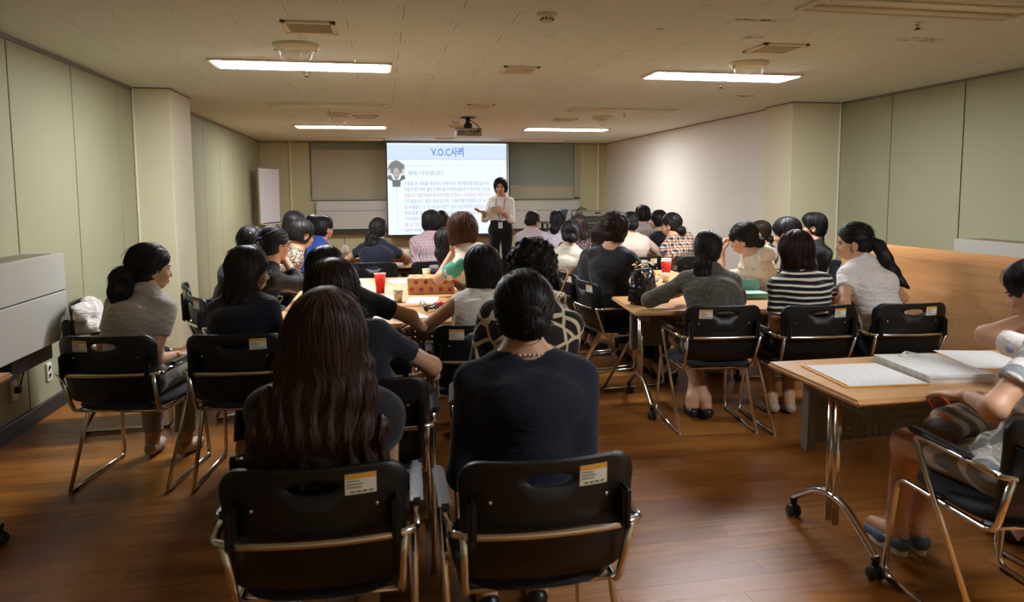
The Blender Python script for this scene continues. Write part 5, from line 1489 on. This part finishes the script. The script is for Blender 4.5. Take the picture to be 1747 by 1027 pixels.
# --- front pair, backs to the camera
seatfor((-.17, 1.94), .03, 'black chair of the lady with very long brown hair', 1)
person('person', 'seated person with very long wavy brown hair and a black cap sleeve top', (-.15, 1.88, 1.205), (-.17, 1.99), .05, ('long', HLONG), BLK2, DTROUS, hy=.08, nod=.05, lod=0, sleeve=.30, neck='wide', shoes=SH_BLK,
       arms=('lap', 'lap'), hairsp=dict(low=-.06, vol=1.06, flat=3.0, stray=.03, amp=.004, wave=1.6, chain=[((0, -.035, .05), .028), ((0, -.045, -.03), .032), ((-.005, -.075, -.10), .042), ((-.015, -.085, -.18), .054), ((-.03, -.06, -.28), .060), ((-.04, -.035, -.38), .054), ((-.045, -.02, -.46), .035)]))
seatfor((.40, 1.88), .0, 'black chair of the navy cardigan lady with a low bun', 1)
person('person', 'seated person in a navy cardigan and pearl necklace with a low black bun', (.425, 2.12, 1.208), (.42, 1.95), .10, ('bun', HB), NAVY2, DTROUS, hy=.12, nod=.12, lod=0, sleeve=1.95, neck='wide', shoes=SH_BLK, arms=('lap', 'lap'), shoulder=.160, torso=1.03,
       hairsp=dict(bun=(.012, -.120, .008), bunr=.043, ears=True, vol=1.07), extra=necklace)
# --- left pair
chair(-1.245, 3.81, .17, 'black chair of the grey blouse lady by the heater', -1)
person('person', 'seated person in a grey puff sleeve blouse with a clipped ponytail', (-1.17, 3.88, 1.20), (-1.25, 3.75), .45, ('pony', HB), F_('grey_blouse', lin(176, 168, 156), fold=.8), GTROUS, hy=.95, nod=.08, lod=0, sleeve=.50, neck='high', shoes=SH_BEI, arms=('lap', 'table'),
       hairsp=dict(ears=False, vol=1.03, bun=(0, -.10, .02), amp=.005, stray=.05, wave=2.0, chain=[((0, -.085, .03), .034), ((0, -.13, .0), .050), ((0, -.14, -.07), .052), ((.01, -.13, -.14), .040), ((.02, -.12, -.185), .022)]), collar=F_('grey_collar', lin(176, 168, 156)), extra=hairclip((0.0, -.108, .052), twin=True))
chair(-.672, 3.73, .10, 'black chair of the navy tee lady with glasses', 1)
person('person', 'seated person in a navy tee with glasses and shoulder length wavy hair', (-.66, 3.74, 1.192), (-.675, 3.67), .45, ('shoulder', HBR), NAVY, F_('dark_green_skirt', (.018, .026, .024)), hy=1.0, nod=.12, lod=0, sleeve=.55, neck='wide', shoes=SH_BLK, arms=('lap', 'table'), glasses=True, legs={1: ((.10, .41, .50), (.09, .16, .10)), -1: ((.10, .41, .50), (.09, .16, .10))}, 
       hairsp=dict(low=-.06, wavy=1, flat=1.55, amp=.010, wave=3, ears=False, chain=[((0, -.03, .04), .050), ((0, -.045, -.04), .055), ((0, -.06, -.11), .056), ((.0, -.07, -.17), .035)]), extra=earring(1))
# --- middle front
seatfor((-.06, 2.74), .05, 'black chair of the slate tee lady leaning to one side', 1, sticker=False)
person('person', 'seated person in a slate navy tee leaning on one elbow, black bob hair', (-.185, 2.72, 1.203), (-.05, 2.78), .15, ('bob', HBR), F_('slate_tee', (.016, .019, .028)), DTROUS, hy=.1, nod=.1, lod=0, sleeve=.62, neck='round', shoes=SH_BLK, arms=('lap', ((.22, .20, .62), (-.3, .9, 0), (0, 0, -1), (1, -.3, -.4), .4)), legs={1: ((.10, .37, .50), (.09, .30, .10)), -1: ((.10, .37, .50), (.09, .30, .10))}, hairsp=dict(low=-.10, vol=1.08))
seatfor((-.09, 3.47), .05, 'black chair of the black blouse lady at the candy wrapper table', 1)
person('person', 'seated person in a black puff sleeve blouse at the candy wrapper table', (-.27, 3.52, 1.199), (-.09, 3.46), .1, ('bob', HB), BLK, DTROUS, hy=.1, nod=.1, lod=0, sleeve=.65, neck='round', shoes=SH_BLK, arms=('table', ((.25, .28, .74), (-.5, .8, 0), (0, 0, -1), (1, -.4, -.2), .4)), hairsp=dict(low=-.09))
seatfor((.52, 2.78), .1, 'black chair of the loop print cardigan person', 1, sticker=False)
person('person', 'seated person with short permed black hair in a loop print black cardigan', (.63, 2.93, 1.237), (.53, 2.78), .15, ('curly', HB), F_('loop_print', (.014, .011, .009), 'rings', lin(205, 192, 160)), DTROUS, hy=.1, nod=.12, lod=0, sleeve=1.9, neck='round', shoes=SH_BLK, arms=('lap', 'table'), shoulder=.162, torso=1.06, hairsp=dict(vol=1.0))
seatfor((.48, 3.68), .05, 'black chair of the white sleeveless lady with a bob', -1)
person('person', 'seated person in a white sleeveless knit with scarf collar and black bob', (.53, 3.78, 1.165), (.50, 3.66), .0, ('bob', HB), WHITE, DTROUS, hy=-.1, nod=.15, lod=0, sleeve=0, neck='high', shoes=SH_BLK, arms=('table', 'table'), collar=F_('scarf_grey', lin(186, 178, 158), fold=.8), hairsp=dict(low=-.085, vol=1.06))
# --- middle table, right side
seatfor((.86, 4.98), -1.3, 'black chair of the turquoise sleeve person', 1)
def emblem(root, hair_o, g, R, d):
    p = d['sh'][-1]*.5+d['E'][-1]*.5; MB().ball(Vector(p)+Vector((-.03, -.045, 0)), (.02, .012, .022), 10, 8).obj('sleeve_emblem', mk('emblem_white', lin(210, 205, 195), .6, bump=.1), root)
person('person', 'seated person with layered brown hair in a white and turquoise polo, hand at neck', (.56, 5.02, 1.303), (.84, 4.98), -.9, ('bob', HLB), F_('white_turquoise', lin(222, 208, 186), 'block', lin(70, 160, 134), scale=.80), DTROUS, sleeve_mat=F_('turquoise_sleeve', lin(70, 160, 134)), hy=-.15, nod=.1, lod=0, sleeve=.62, neck='high', shoes=SH_BLK,
       arms=(((.10, .34, 1.02), (.0, .0, 1), (0, -1, 0), (.4, .5, -.9), .25), 'table'), hairsp=dict(low=-.055, vol=1.10, stray=.30, drift=.45), collar=F_('polo_collar', lin(205, 196, 178)), extra=emblem)
seatfor((.97, 5.92), -1.4, 'black chair of the white lace blouse lady with long hair', 1)
person('person', 'seated person with long straight black hair in a white lace blouse', (.52, 5.90, 1.157), (.95, 5.92), -1.2, ('long', HB), F_('lace_white', lin(210, 204, 192), 'widestripes', lin(190, 182, 170), scale=3), DTROUS, legs={1: ((.10, .41, .50), (.09, .16, .10)), -1: ((.10, .41, .50), (.09, .16, .10))}, hy=-.2, nod=.2, lod=1, sleeve=.8, neck='high', shoes=SH_BLK, arms=('table', 'table'),
       hairsp=dict(low=-.06, flat=1.7, chain=[((0, -.03, .04), .045), ((0, -.05, -.05), .050), ((.02, -.06, -.15), .050), ((.02, -.06, -.24), .03)]))
# --- middle table, heater side
seatfor((-1.03, 4.96), 1.1, 'black chair of the blue flower scrunchie lady', 1)
person('person', 'seated person in a black jacket with a blue flower in her bun, chin on hand', (-.715, 5.0, 1.228), (-1.0, 4.97), 1.0, ('bun', HB), BLK, DTROUS, hy=.85, nod=.08, lod=1, sleeve=1.5, neck='high', shoes=SH_BLK, glasses=True,
       arms=('table', ((.02, .36, 1.0), (-.2, .1, 1), (0, -1, 0), (.5, .6, -.9), 1.2)), hairsp=dict(bun=(0, -.095, .05), bunr=.03), extra=scrunchie((0, -.118, .05), F_('blue_satin', (.012, .016, .075), rough=.4)))
seatfor((-1.22, 5.53), 1.3, 'black chair of the side ponytail lady', 1)
person('person', 'seated person with a low side ponytail and silver comb clip by the green wall', (-.955, 5.52, 1.212), (-1.19, 5.53), 1.15, ('pony', HB), BLK2, DTROUS, hy=.5, nod=.1, lod=1, sleeve=.7, neck='round', shoes=SH_BLK, arms=('table', 'table'),
       hairsp=dict(bun=(-.04, -.09, -.02), chain=[((-.05, -.07, -.01), .028), ((-.085, -.10, -.05), .034), ((-.09, -.10, -.12), .032), ((-.085, -.09, -.18), .014)]), extra=hairclip((.03, -.085, .105), (.035, .010, .006)))
seatfor((-1.06, 6.20), 1.25, 'black chair of the flecked blouse lady with glasses', 1)
person('person', 'seated person with glasses and a smooth black bob in a flecked brown blouse', (-.635, 6.14, 1.233), (-1.03, 6.19), 1.05, ('bob', HB), F_('fleck_blouse', lin(120, 104, 88), 'floral', lin(190, 172, 150), lin(54, 40, 32), scale=1.0), DTROUS, hy=1.0, nod=.25, lod=1, sleeve=1.2, neck='round', shoes=SH_BLK, glasses=True, arms=('table', 'table'), hairsp=dict(low=-.035, ears=True))
# --- far left
seatfor((-.98, 6.90), 1.1, 'black chair of the long black hair lady near the whiteboard', 1)
person('person', 'seated person with long straight black hair near the whiteboard', (-.785, 6.82, 1.288), (-.95, 6.89), .8, ('long', HB), BLK2, DTROUS, hy=.6, nod=.1, lod=2, sleeve=.8, shoes=SH_BLK, arms=('table', 'table'), hairsp=dict(low=-.06, flat=1.6, chain=[((0, -.04, .04), .05), ((0, -.06, -.06), .052), ((0, -.08, -.2), .05), ((0, -.09, -.3), .03)]))
seatfor((-.96, 7.80), 1.3, 'black chair of the blue shirt person', 1)
def penhold(root, hair_o, g, R, d):
    w = d['W'][1]; MB().tube([Vector(w)+Vector((-.02, 0, .05)), Vector(w)+Vector((.09, .02, .11))], .005, 6).obj('pen', M_DARK, root)
person('person', 'seated person in a bright blue shirt holding a pen near the iced coffee', (-.60, 7.80, 1.20), (-.93, 7.80), 1.1, ('short', HB), F_('blue_shirt', lin(52, 84, 176)), DTROUS, hy=.9, nod=.1, lod=2, sleeve=.7, neck='high', shoes=SH_BLK, legs={1: ((.10, .41, .50), (.09, .26, .10)), -1: ((.10, .41, .50), (.09, .26, .10))}, arms=('table', ((.02, .34, .92), (0, .3, .9), (0, -1, 0), (.6, .4, -.8), .9)), collar=MATS['blue_shirt'], extra=penhold, hairsp=dict(vol=1.03))
seatfor((-.95, 9.35), .6, 'black chair hidden behind the long black hair lady', 1)
person('person', 'seated person mostly hidden, brown hair top behind the long black hair lady', (-.86, 9.40, 1.172), (-.92, 9.35), .5, ('bob', HBR), BLK2, DTROUS, nod=.1, lod=2, shoes=SH_BLK, arms=('table', 'table'))
seatfor((-.085, 7.0), .0, 'black chair of the navy tee lady below the screen', 1, sticker=False)
person('person', 'seated person in a navy tee with a thick clipped ponytail below the screen', (-.03, 7.2, 1.20), (-.08, 6.99), .05, ('pony', HB), NAVY, DTROUS, hy=.25, nod=.1, lod=1, sleeve=.35, neck='round', shoes=SH_BLK, arms=('table', 'table'),
       hairsp=dict(bun=(-.02, -.10, .02), amp=.010, wave=3, chain=[((-.02, -.08, .02), .035), ((-.03, -.115, -.02), .052), ((-.035, -.12, -.09), .060), ((-.03, -.12, -.15), .050), ((-.03, -.11, -.19), .025)], flat=1.25), extra=hairclip((-.02, -.105, .030), (.045, .010, .005), M_GOLD))
seatfor((.50, 7.0), .0, 'black chair of the red plaid shirt person below the screen', 1, sticker=False)
person('person', 'seated person in a red and white plaid shirt with short black hair', (.50, 7.24, 1.266), (.50, 6.99), .0, ('short', HB), F_('plaid_red_white', lin(206, 190, 186), 'plaid', lin(176, 118, 116), lin(70, 74, 110), scale=1.7), DTROUS, hy=.15, nod=.15, lod=1, sleeve=1.0, neck='high', shoes=SH_BLK, arms=('table', 'table'), male=True, shoulder=.168, torso=1.05, collar=F_('plaid_collar', lin(196, 168, 164)), hairsp=dict(vol=1.1))
seatfor((.78, 8.75), .0, 'black chair beyond the red plaid shirt person', 1)
person('person', 'seated person mostly hidden beyond the red plaid shirt, dark hair', (.72, 8.70, 1.225), (.74, 8.72), .1, ('bob', HBR), BLK2, DTROUS, nod=.1, lod=2, shoes=SH_BLK)
# --- far right group
LAV = F_('lavender_print', lin(196, 182, 184), 'sparse', lin(150, 150, 176), scale=2.2); LAV2 = F_('lavender_line_print', lin(200, 186, 190), 'rings', lin(176, 166, 182), scale=2.4)
seatfor((1.85, 8.60), .3, 'black chair of the lavender blouse lady with a bun', 1)
person('person', 'seated person in a lavender print blouse with a black bun, head bowed aside', (1.90, 8.72, 1.20), (1.85, 8.62), .25, ('bun', HB), LAV, DTROUS, hy=.8, nod=.35, lod=2, sleeve=1.2, neck='high', shoes=SH_BLK, arms=('table', 'table'), hairsp=dict(bun=(0, -.11, .0), bunr=.036))
seatfor((1.90, 7.62), .2, 'black chair of the line print lavender blouse lady', 1)
person('person', 'seated person in a line print lavender blouse with black hair tied low', (1.955, 7.75, 1.238), (1.90, 7.64), .2, ('pony', HB), LAV2, DTROUS, hy=.3, nod=.1, lod=2, sleeve=1.2, neck='high', shoes=SH_BLK, arms=('table', 'table'), hairsp=dict(bun=(-.01, -.10, .0), chain=[((0, -.08, .0), .045), ((-.02, -.10, -.04), .05), ((-.03, -.09, -.08), .035)]))
seatfor((1.99, 6.90), .05, 'black chair of the dark floral blouse lady', 1)
person('person', 'seated person with brown shoulder hair in a dark floral blouse', (1.96, 6.92, 1.218), (1.99, 6.89), .3, ('shoulder', HBR), F_('dark_floral', lin(60, 42, 44), 'floral', lin(150, 128, 122), lin(40, 28, 30), scale=1.3), DTROUS, hy=.3, nod=.15, lod=2, sleeve=.9, shoes=SH_BLK, arms=('table', 'table'), hairsp=dict(low=-.06, flat=1.4, wavy=1, chain=[((0, -.03, .03), .05), ((.02, -.05, -.06), .052), ((.03, -.05, -.16), .03)]))
seatfor((1.69, 6.21), 1.45, 'black chair of the sheer white blouse lady', 1)
person('person', 'seated person in a sheer cream blouse with a smooth low bun', (1.68, 6.20, 1.190), (1.70, 6.21), .9, ('bun', HB), CREAM, DTROUS, legs={1: ((.10, .41, .50), (.09, .16, .10)), -1: ((.10, .41, .50), (.09, .16, .10))}, hy=.15, nod=.15, lod=1, sleeve=1.1, neck='high', shoes=SH_BLK, arms=('lap', 'table'), hairsp=dict(bun=(0, -.108, -.005), bunr=.036))
seatfor((1.69, 5.07), 1.45, 'black chair of the black dress person, turned to the handbag table', 1)
person('person', 'seated person with short curly brown hair in a black buttoned dress', (1.73, 5.10, 1.285), (1.70, 5.07), 1.0, ('curly', HBR), BLK, DTROUS, hy=.25, nod=.08, lod=0, sleeve=.7, neck='wide', shoes=SH_BLK, arms=('lap', 'table'), shoulder=.162, torso=1.08, hairsp=dict(vol=1.02))
seatfor((1.69, 5.64), 1.45, 'black chair tucked behind the black dress person', 1)
person('person', 'seated person with very long straight dark hair half hidden by the black dress', (1.82, 5.63, 1.203), (1.70, 5.64), 1.1, ('long', HBR), BLK2, DTROUS, hy=.6, nod=.1, lod=1, sleeve=.7, shoes=SH_BLK, arms=('lap', 'table'), hairsp=dict(low=-.06, flat=1.3, chain=[((0, -.04, .04), .05), ((-.0, -.07, -.06), .052), ((-.02, -.11, -.2), .05), ((-.05, -.14, -.36), .045), ((-.06, -.15, -.46), .03)]))
seatfor((2.60, 6.98), .0, 'black chair of the pale pink knit lady', 1)
person('person', 'seated person in a pale pink knit with a black bun', (2.575, 7.10, 1.235), (2.60, 7.0), .05, ('bun', HB), F_('pale_pink', lin(216, 190, 172)), DTROUS, hy=.1, nod=.12, lod=1, sleeve=1.2, neck='round', shoes=SH_BLK, arms=('wide', 'wide'), hairsp=dict(bun=(.02, -.112, .02), bunr=.036))
seatfor((3.16, 6.92), -.1, 'black chair of the navy and red plaid shirt lady', 1, sticker=False)
person('person', 'seated person in a navy red and cream plaid shirt with glasses and a low bun', (2.95, 6.90, 1.226), (3.16, 6.92), -.2, ('bun', HB), F_('plaid_navy_red', lin(206, 190, 160), 'plaid', lin(44, 48, 66), lin(150, 48, 40), scale=.95), DTROUS, hy=-.75, nod=.1, lod=1, sleeve=1.6, neck='high', shoes=SH_BLK, glasses=True, arms=('table', 'table'), hairsp=dict(bun=(0, -.115, -.03), bunr=.042))
seatfor((3.50, 9.02), .0, 'black chair of the dotted white shirt person', 1)
person('person', 'seated person in a white shirt with purple dots and thick short black hair', (3.47, 9.07, 1.255), (3.50, 9.02), -.1, ('short', HB), F_('white_purple_dots', lin(200, 190, 188), 'sparse', lin(120, 104, 150), scale=1.8), DTROUS, hy=-.1, nod=.1, lod=2, sleeve=1.0, shoes=SH_BLK, shoulder=.165, hairsp=dict(vol=1.12))
seatfor((3.42, 8.30), -.7, 'black chair of the black top person in profile', 1)
person('person', 'seated person in profile with a cropped black bob and black top', (3.36, 8.26, 1.22), (3.42, 8.30), -.6, ('bob', HB), BLK, DTROUS, hy=-1.1, nod=.05, lod=2, sleeve=.7, neck='wide', shoes=SH_BLK, hairsp=dict(low=-.04, ears=False))
# --- handbag table
chair(1.967, 4.01, .10, 'black chair of the grey dotted blouse lady', -1)
person('person', 'seated person in a grey dotted blouse with a low clipped ponytail', (2.02, 4.13, 1.205), (1.955, 3.905), .10, ('pony', HB), F_('grey_dots', lin(86, 82, 74), 'dots', lin(150, 144, 132), fold=.7), F_('grey_dots2', lin(86, 82, 74), 'dots', lin(150, 144, 132)), hy=.55, nod=.15, lod=0, sleeve=1.6, neck='round', shoes=SH_BLK, arms=('table', 'table'), skirt=True,
       legs={1: ((.09, .40, .49), (-.05, .22, .13)), -1: ((.09, .40, .49), (-.03, .20, .13))},
       hairsp=dict(bun=(-.01, -.10, .01), amp=.008, wave=2.5, chain=[((-.01, -.085, .02), .034), ((-.02, -.125, -.03), .042), ((-.02, -.13, -.10), .042), ((-.01, -.12, -.16), .032), ((.02, -.11, -.20), .016)]), extra=hairclip((-.02, -.102, .055), (.022, .006, .004)))
seatfor((2.51, 3.86), .08, 'black chair of the striped tee lady', 1)
person('person', 'seated person in a navy and white striped tee with a red brown bob', (2.50, 3.95, 1.202), (2.515, 3.84), .05, ('bob', HRB), F_('navy_stripes', lin(234, 226, 212), 'stripes', (.010, .009, .016), scale=1.0), BLK, hy=-.05, nod=.15, lod=0, sleeve=.62, neck='round', shoes=SH_BEI, arms=('table', 'table'), hairsp=dict(low=-.085, vol=1.08), skirt=True,
       legs={1: ((.09, .40, .49), (.05, .26, .12)), -1: ((.09, .40, .49), (.06, .28, .12))})
chair(3.075, 3.86, .09, 'black chair of the white tee lady with the swinging ponytail', 1)
person('person', 'seated person in a white tee glancing aside with a long loose ponytail', (2.95, 4.02, 1.247), (3.06, 3.78), -.15, ('pony', HB), F_('white_tee', lin(232, 225, 219), fold=1.0), DTROUS, hy=-.95, nod=.12, lod=0, sleeve=.42, neck='round', shoes=SH_BEI, arms=(((.17, .24, .735), (-.7, .6, 0), (0, 0, -1), (1, -.45, -.3), .4), 'table'),
       hairsp=dict(bun=(0, -.10, .055), chain=[((0, -.085, .06), .028), ((0, -.135, .02), .036), ((0, -.18, -.06), .037), ((0, -.225, -.14), .031), ((0, -.27, -.20), .018), ((0, -.305, -.23), .006)], amp=.002, stray=.05), extra=multi(earring(-1), hairclip((0, -.105, .07), (.018, .016, .022), mk('brown_claw', lin(96, 70, 54), .3, bump=.1))))
seatfor((3.02, 5.12), -1.4, 'black chair of the cream hoodie lady', 1)
def hood(root, hair_o, g, R, d):
    C, lat, fr, sp = d['C'], d['lat'], d['fr'], d['sp']
    V, Q = sdf([ell(C-fr*.085-sp*.03, (.10, .055, .065), None, .03), cone(C-fr*.05+lat*.08-sp*.01, C-fr*.10-sp*.06, .035, .04, .03), cone(C-fr*.05-lat*.08-sp*.01, C-fr*.10-sp*.06, .035, .04, .03)], .010, wob(4, .004, 60))
    new_obj('hood', np_mesh('hood', [(V, Q, 0)], [MATS['cream_hoodie']]), None, root)
person('person', 'seated person in a cream hoodie resting the cheek on one hand', (2.68, 4.95, 1.2126), (3.01, 5.12), -1.1, ('bun', HB), F_('cream_hoodie', lin(218, 206, 184), 'sparse', lin(176, 170, 168), scale=.9), DTROUS, hy=-.85, nod=.25, tilt=-.12, lod=0, sleeve=.66, neck='high', shoes=SH_BEI,
       arms=(((.22, .35, .955), (-.25, -.05, .9), (-.3, -1, .1), (.4, .6, -.9), .9), 'table'), hairsp=dict(bun=(0, -.108, -.015), bunr=.038, bangs=True, ears=False), extra=hood)
seatfor((3.65, 5.45), -1.2, 'black chair of the thick black bowl cut person', 1)
person('person', 'seated person with thick short black hair behind the red brown bob', (3.29, 5.35, 1.2223), (3.62, 5.45), -1.1, ('short', HB), BLK2, DTROUS, hy=-.8, nod=.2, lod=1, sleeve=.7, shoes=SH_BLK, arms=('table', 'table'), male=True, hairsp=dict(vol=1.12))
seatfor((3.95, 6.72), -1.2, 'black chair of the smooth bun lady by the papered wall', 1)
person('person', 'seated person with a smooth dark bun against the papered wall', (3.80, 6.62, 1.148), (3.92, 6.72), -1.0, ('bun', HBR), F_('dusty_white', lin(190, 182, 172)), DTROUS, legs={1: ((.10, .41, .50), (.09, .26, .10)), -1: ((.10, .41, .50), (.09, .26, .10))},  hy=-1.0, nod=.0, lod=1, sleeve=.7, shoes=SH_BLK, hairsp=dict(bun=(0, -.105, -.03), bunr=.04))
seatfor((4.01, 5.98), -1.2, 'black chair of the sheer black blouse person by the pillar', 1)
person('person', 'seated person with glasses and cropped black hair in a sheer black blouse', (3.89, 5.85, 1.2455), (3.98, 5.98), -1.0, ('short', HB), F_('sheer_black', (.020, .018, .018)), DTROUS, hy=-1.05, nod=.0, lod=1, sleeve=1.3, neck='high', shoes=SH_BLK, glasses=True, arms=('lap', 'lap'), hairsp=dict(vol=1.1))
# --- right edge
seatfor((2.65, 2.0), -.05, 'black chair of the white tee person propping the head', 1)
person('person', 'seated person in white tee with blue sleeve badge resting the head on one hand', (2.41, 2.25, 1.192), (2.64, 1.98), -.25, ('short', HB), WHITE, DTROUS, hy=-.4, nod=.25, lod=0, sleeve=.66, shoes=SH_BLK, arms=(((.17, .24, 1.00), (-.2, .15, 1), (-.9, -.2, 0), (.5, .4, -1), .7), 'table'), hairsp=dict(vol=1.06),
       extra=lambda root, ho, g, R, d: MB().lathe([(.016, 0), (.016, .002), (0, .002)], 18, (0, 0, 0)).obj('sleeve_badge', mk('badge_blue', lin(160, 162, 190), .6, bump=.3), root).__setattr__('matrix_basis', Matrix.Translation(Vector(d['sh'][-1]*.55+d['E'][-1]*.45)+Vector((-.055, -.015, .0))) @ Vector((-1, -.3, .2)).to_track_quat('Z', 'Y').to_matrix().to_4x4()))
def wedges(root, hair_o, g, R, d):
    for s in (1, -1):
        a = d['A'][s]; fd = Vector(d['Bl'] @ V3(.15*s, 1, 0)).normalized(); sd = fd.cross(Vector((0, 0, 1)))
        b = MB(); lo, hi = [], []
        for k in range(18):
            an = 2*math.pi*k/18; p = Vector((a[0], a[1], 0))+fd*(.045+.105*math.cos(an))+sd*(.037*math.sin(an))
            lo.append(b.b.verts.new(p)); hi.append(b.b.verts.new(p+Vector((0, 0, .052-.026*math.cos(an)))))
        b.b.faces.new(lo[::-1]); b.b.faces.new(hi)
        for k in range(18): b.b.faces.new((lo[k], lo[(k+1) % 18], hi[(k+1) % 18], hi[k]))
        b.obj('wedge_sole', mk('wedge_white', lin(215, 208, 192), .6, bump=.05), root)
chair(2.05, 1.95, .08, 'black chair of the striped dress lady with the lap bag', 1)
person('person', 'seated person in a grey and white striped dress with blue grey wedges', (2.20, 1.89, 1.225), (2.06, 1.90), -.02, ('shoulder', HBR), F_('dress_stripes', lin(226, 222, 212), 'widestripes', lin(146, 148, 150), scale=1.6), F_('dress_stripes2', lin(226, 222, 212), 'widestripes', lin(146, 148, 150), scale=1.6), hy=-.2, nod=.1, lod=0, sleeve=.6, shoes=SH_BLUE, skirt=True,
       arms=(((.11, .12, .748), (.12, .9, -.12), (0, 0, -1), (.8, -.5, -.4), .25), 'lap'), legs={-1: ((.15, .37, .49), (.09, .50, .13)), 1: ((.04, .40, .49), (.0, .50, .13))}, extra=wedges)
obst(1.97, 2.10, .25, .10, .075, .57, .675)
t = thing('lap_bag', 'striped grey handbag with orange trim on the lap of the striped dress lady', 'handbag', (1.965, 2.10, .622), .25)
V, Q = sdf([cone((-.06, 0, .0), (.075, 0, .0), .042, .045, .03, V3(0, 1, 0), 1.7), cone((-.04, .02, .03), (.06, .02, .03), .03, .03, .03)], .008, wob(9, .003, 60))
new_obj('bag_body', np_mesh('lap_bag', [(V, Q, 0)], [M_LAPBAG]), None, t)
MB().tube([(-.065, .055*math.cos(a), .0+.042*math.sin(a)) for a in np.linspace(0, 6.283, 16, endpoint=False)], .008, 6, closed=True).obj('trim', mk('orange_leather', lin(190, 70, 34), .4, bump=.1), t)
MB().tube(smooth_path([(-.03, .05, .045), (-.015, .075, .075), (.04, .075, .075), (.06, .05, .045)]), .007, 6).obj('strap', MATS['orange_leather'], t)
# --- empty chair with a jacket by the heater
chair(-1.62, 4.80, 1.45, 'black chair with a white jacket draped over its back by the heater', 1, False)
t = thing('white_jacket', 'white cotton jacket draped over the chair back by the heater', 'jacket', (-1.815, 4.76, .60), 1.45*-1)
V, Q = sdf([cone((-.17, -.01, .15), (.17, -.01, .13), .045, .05, .04), cone((-.15, .05, .05), (.15, .05, .03), .045, .05, .05), cone((-.12, .06, -.10), (.13, .07, -.10), .05, .05, .05), cone((.12, -.04, .12), (.16, -.08, -.06), .045, .03, .04), cone((-.02, .03, .16), (.05, .06, .06), .04, .05, .04)], .009, lambda X, Y, Z: wob(3, .008, 32)(X, Y, Z)+.005*np.sin(X*70+Z*40+np.sin(Y*50)))
new_obj('fabric_body', np_mesh('jacket', [(V, Q, 0)], [F_('white_cotton', lin(214, 208, 198), fold=1.0)]), None, t)
MB().lathe([(.008, 0), (.008, .003), (0, .003)], 12, (.05, .112, .0), axis='Y').obj('button', mk('button_grey', lin(120, 116, 108), .4, bump=.02), t)
# --- presenter
def presenter_bits(root, hair_o, g, R, d):
    C, lat, fr, sp = d['C'], d['lat'], d['fr'], d['sp']
    chest = [C+lat*.052-fr*.02+sp*.005, C+lat*.058+fr*.075-sp*.05, C+lat*.045+fr*.145-sp*.16, C+lat*.01+fr*.150-sp*.30, C-lat*.012+fr*.150-sp*.36]
    ch2 = [C-lat*.052-fr*.02+sp*.005, C-lat*.058+fr*.075-sp*.05, C-lat*.055+fr*.145-sp*.16, C-lat*.03+fr*.150-sp*.30, C-lat*.012+fr*.150-sp*.36]
    MB().tube(smooth_path(chest), .0035, 5).tube(smooth_path(ch2), .0035, 5).obj('lanyard', M_DARK, root)
    p = Vector(C-lat*.012+fr*.152-sp*.40); q = Matrix.Translation(p) @ Vector(fr).to_track_quat('Y', 'Z').to_matrix().to_4x4()
    MB().box((-.03, -.002, -.045), (.03, .002, .04), .002, M=q).obj('name_badge', mk('badge_card', lin(205, 205, 200), .4, bump=.02), root)
    w = Vector(d['W'][1]); MB().box((-.02, -.05, -.006), (.02, .05, .006), .004, M=Matrix.Translation(w+Vector(d['B'] @ V3(.03, .08, .02))) @ Matrix.Rotation(1.2, 4, 'Z')).obj('remote', mk('remote_grey', lin(170, 172, 178), .3, bump=.02), root)
    pk = Vector(C-lat*.075+fr*.128-sp*.15); MB().box((-.035, -.002, -.018), (.035, .003, .018), .002, M=Matrix.Translation(pk) @ Vector(fr).to_track_quat('Y', 'Z').to_matrix().to_4x4()).obj('pocket_flap', MATS['presenter_blouse'], root)
person('person', 'standing presenter in a white blouse and black trousers with a lanyard, gesturing', (1.61, 9.60, 1.638), (1.615, 9.60), 3.42, ('short', HB), F_('presenter_blouse', lin(240, 235, 226), fold=.5), BLK, hy=3.45, nod=-.02, tilt=.06, lod=0, sleeve=1.45, neck='round', stand=True, shoes=SH_BLK,
       shoulder=.140, torso=.90, arms=(((.05, .20, 1.17), (-.85, .15, .25), (0, -1, 0), (.35, -.3, -.9), .15), ((.20, .25, 1.17), (.45, .55, .15), (0, .2, 1), (.3, -.4, -.9), .25)), hairsp=dict(vol=1.10, ears=False, low=-.03), extra=presenter_bits)
build_people()
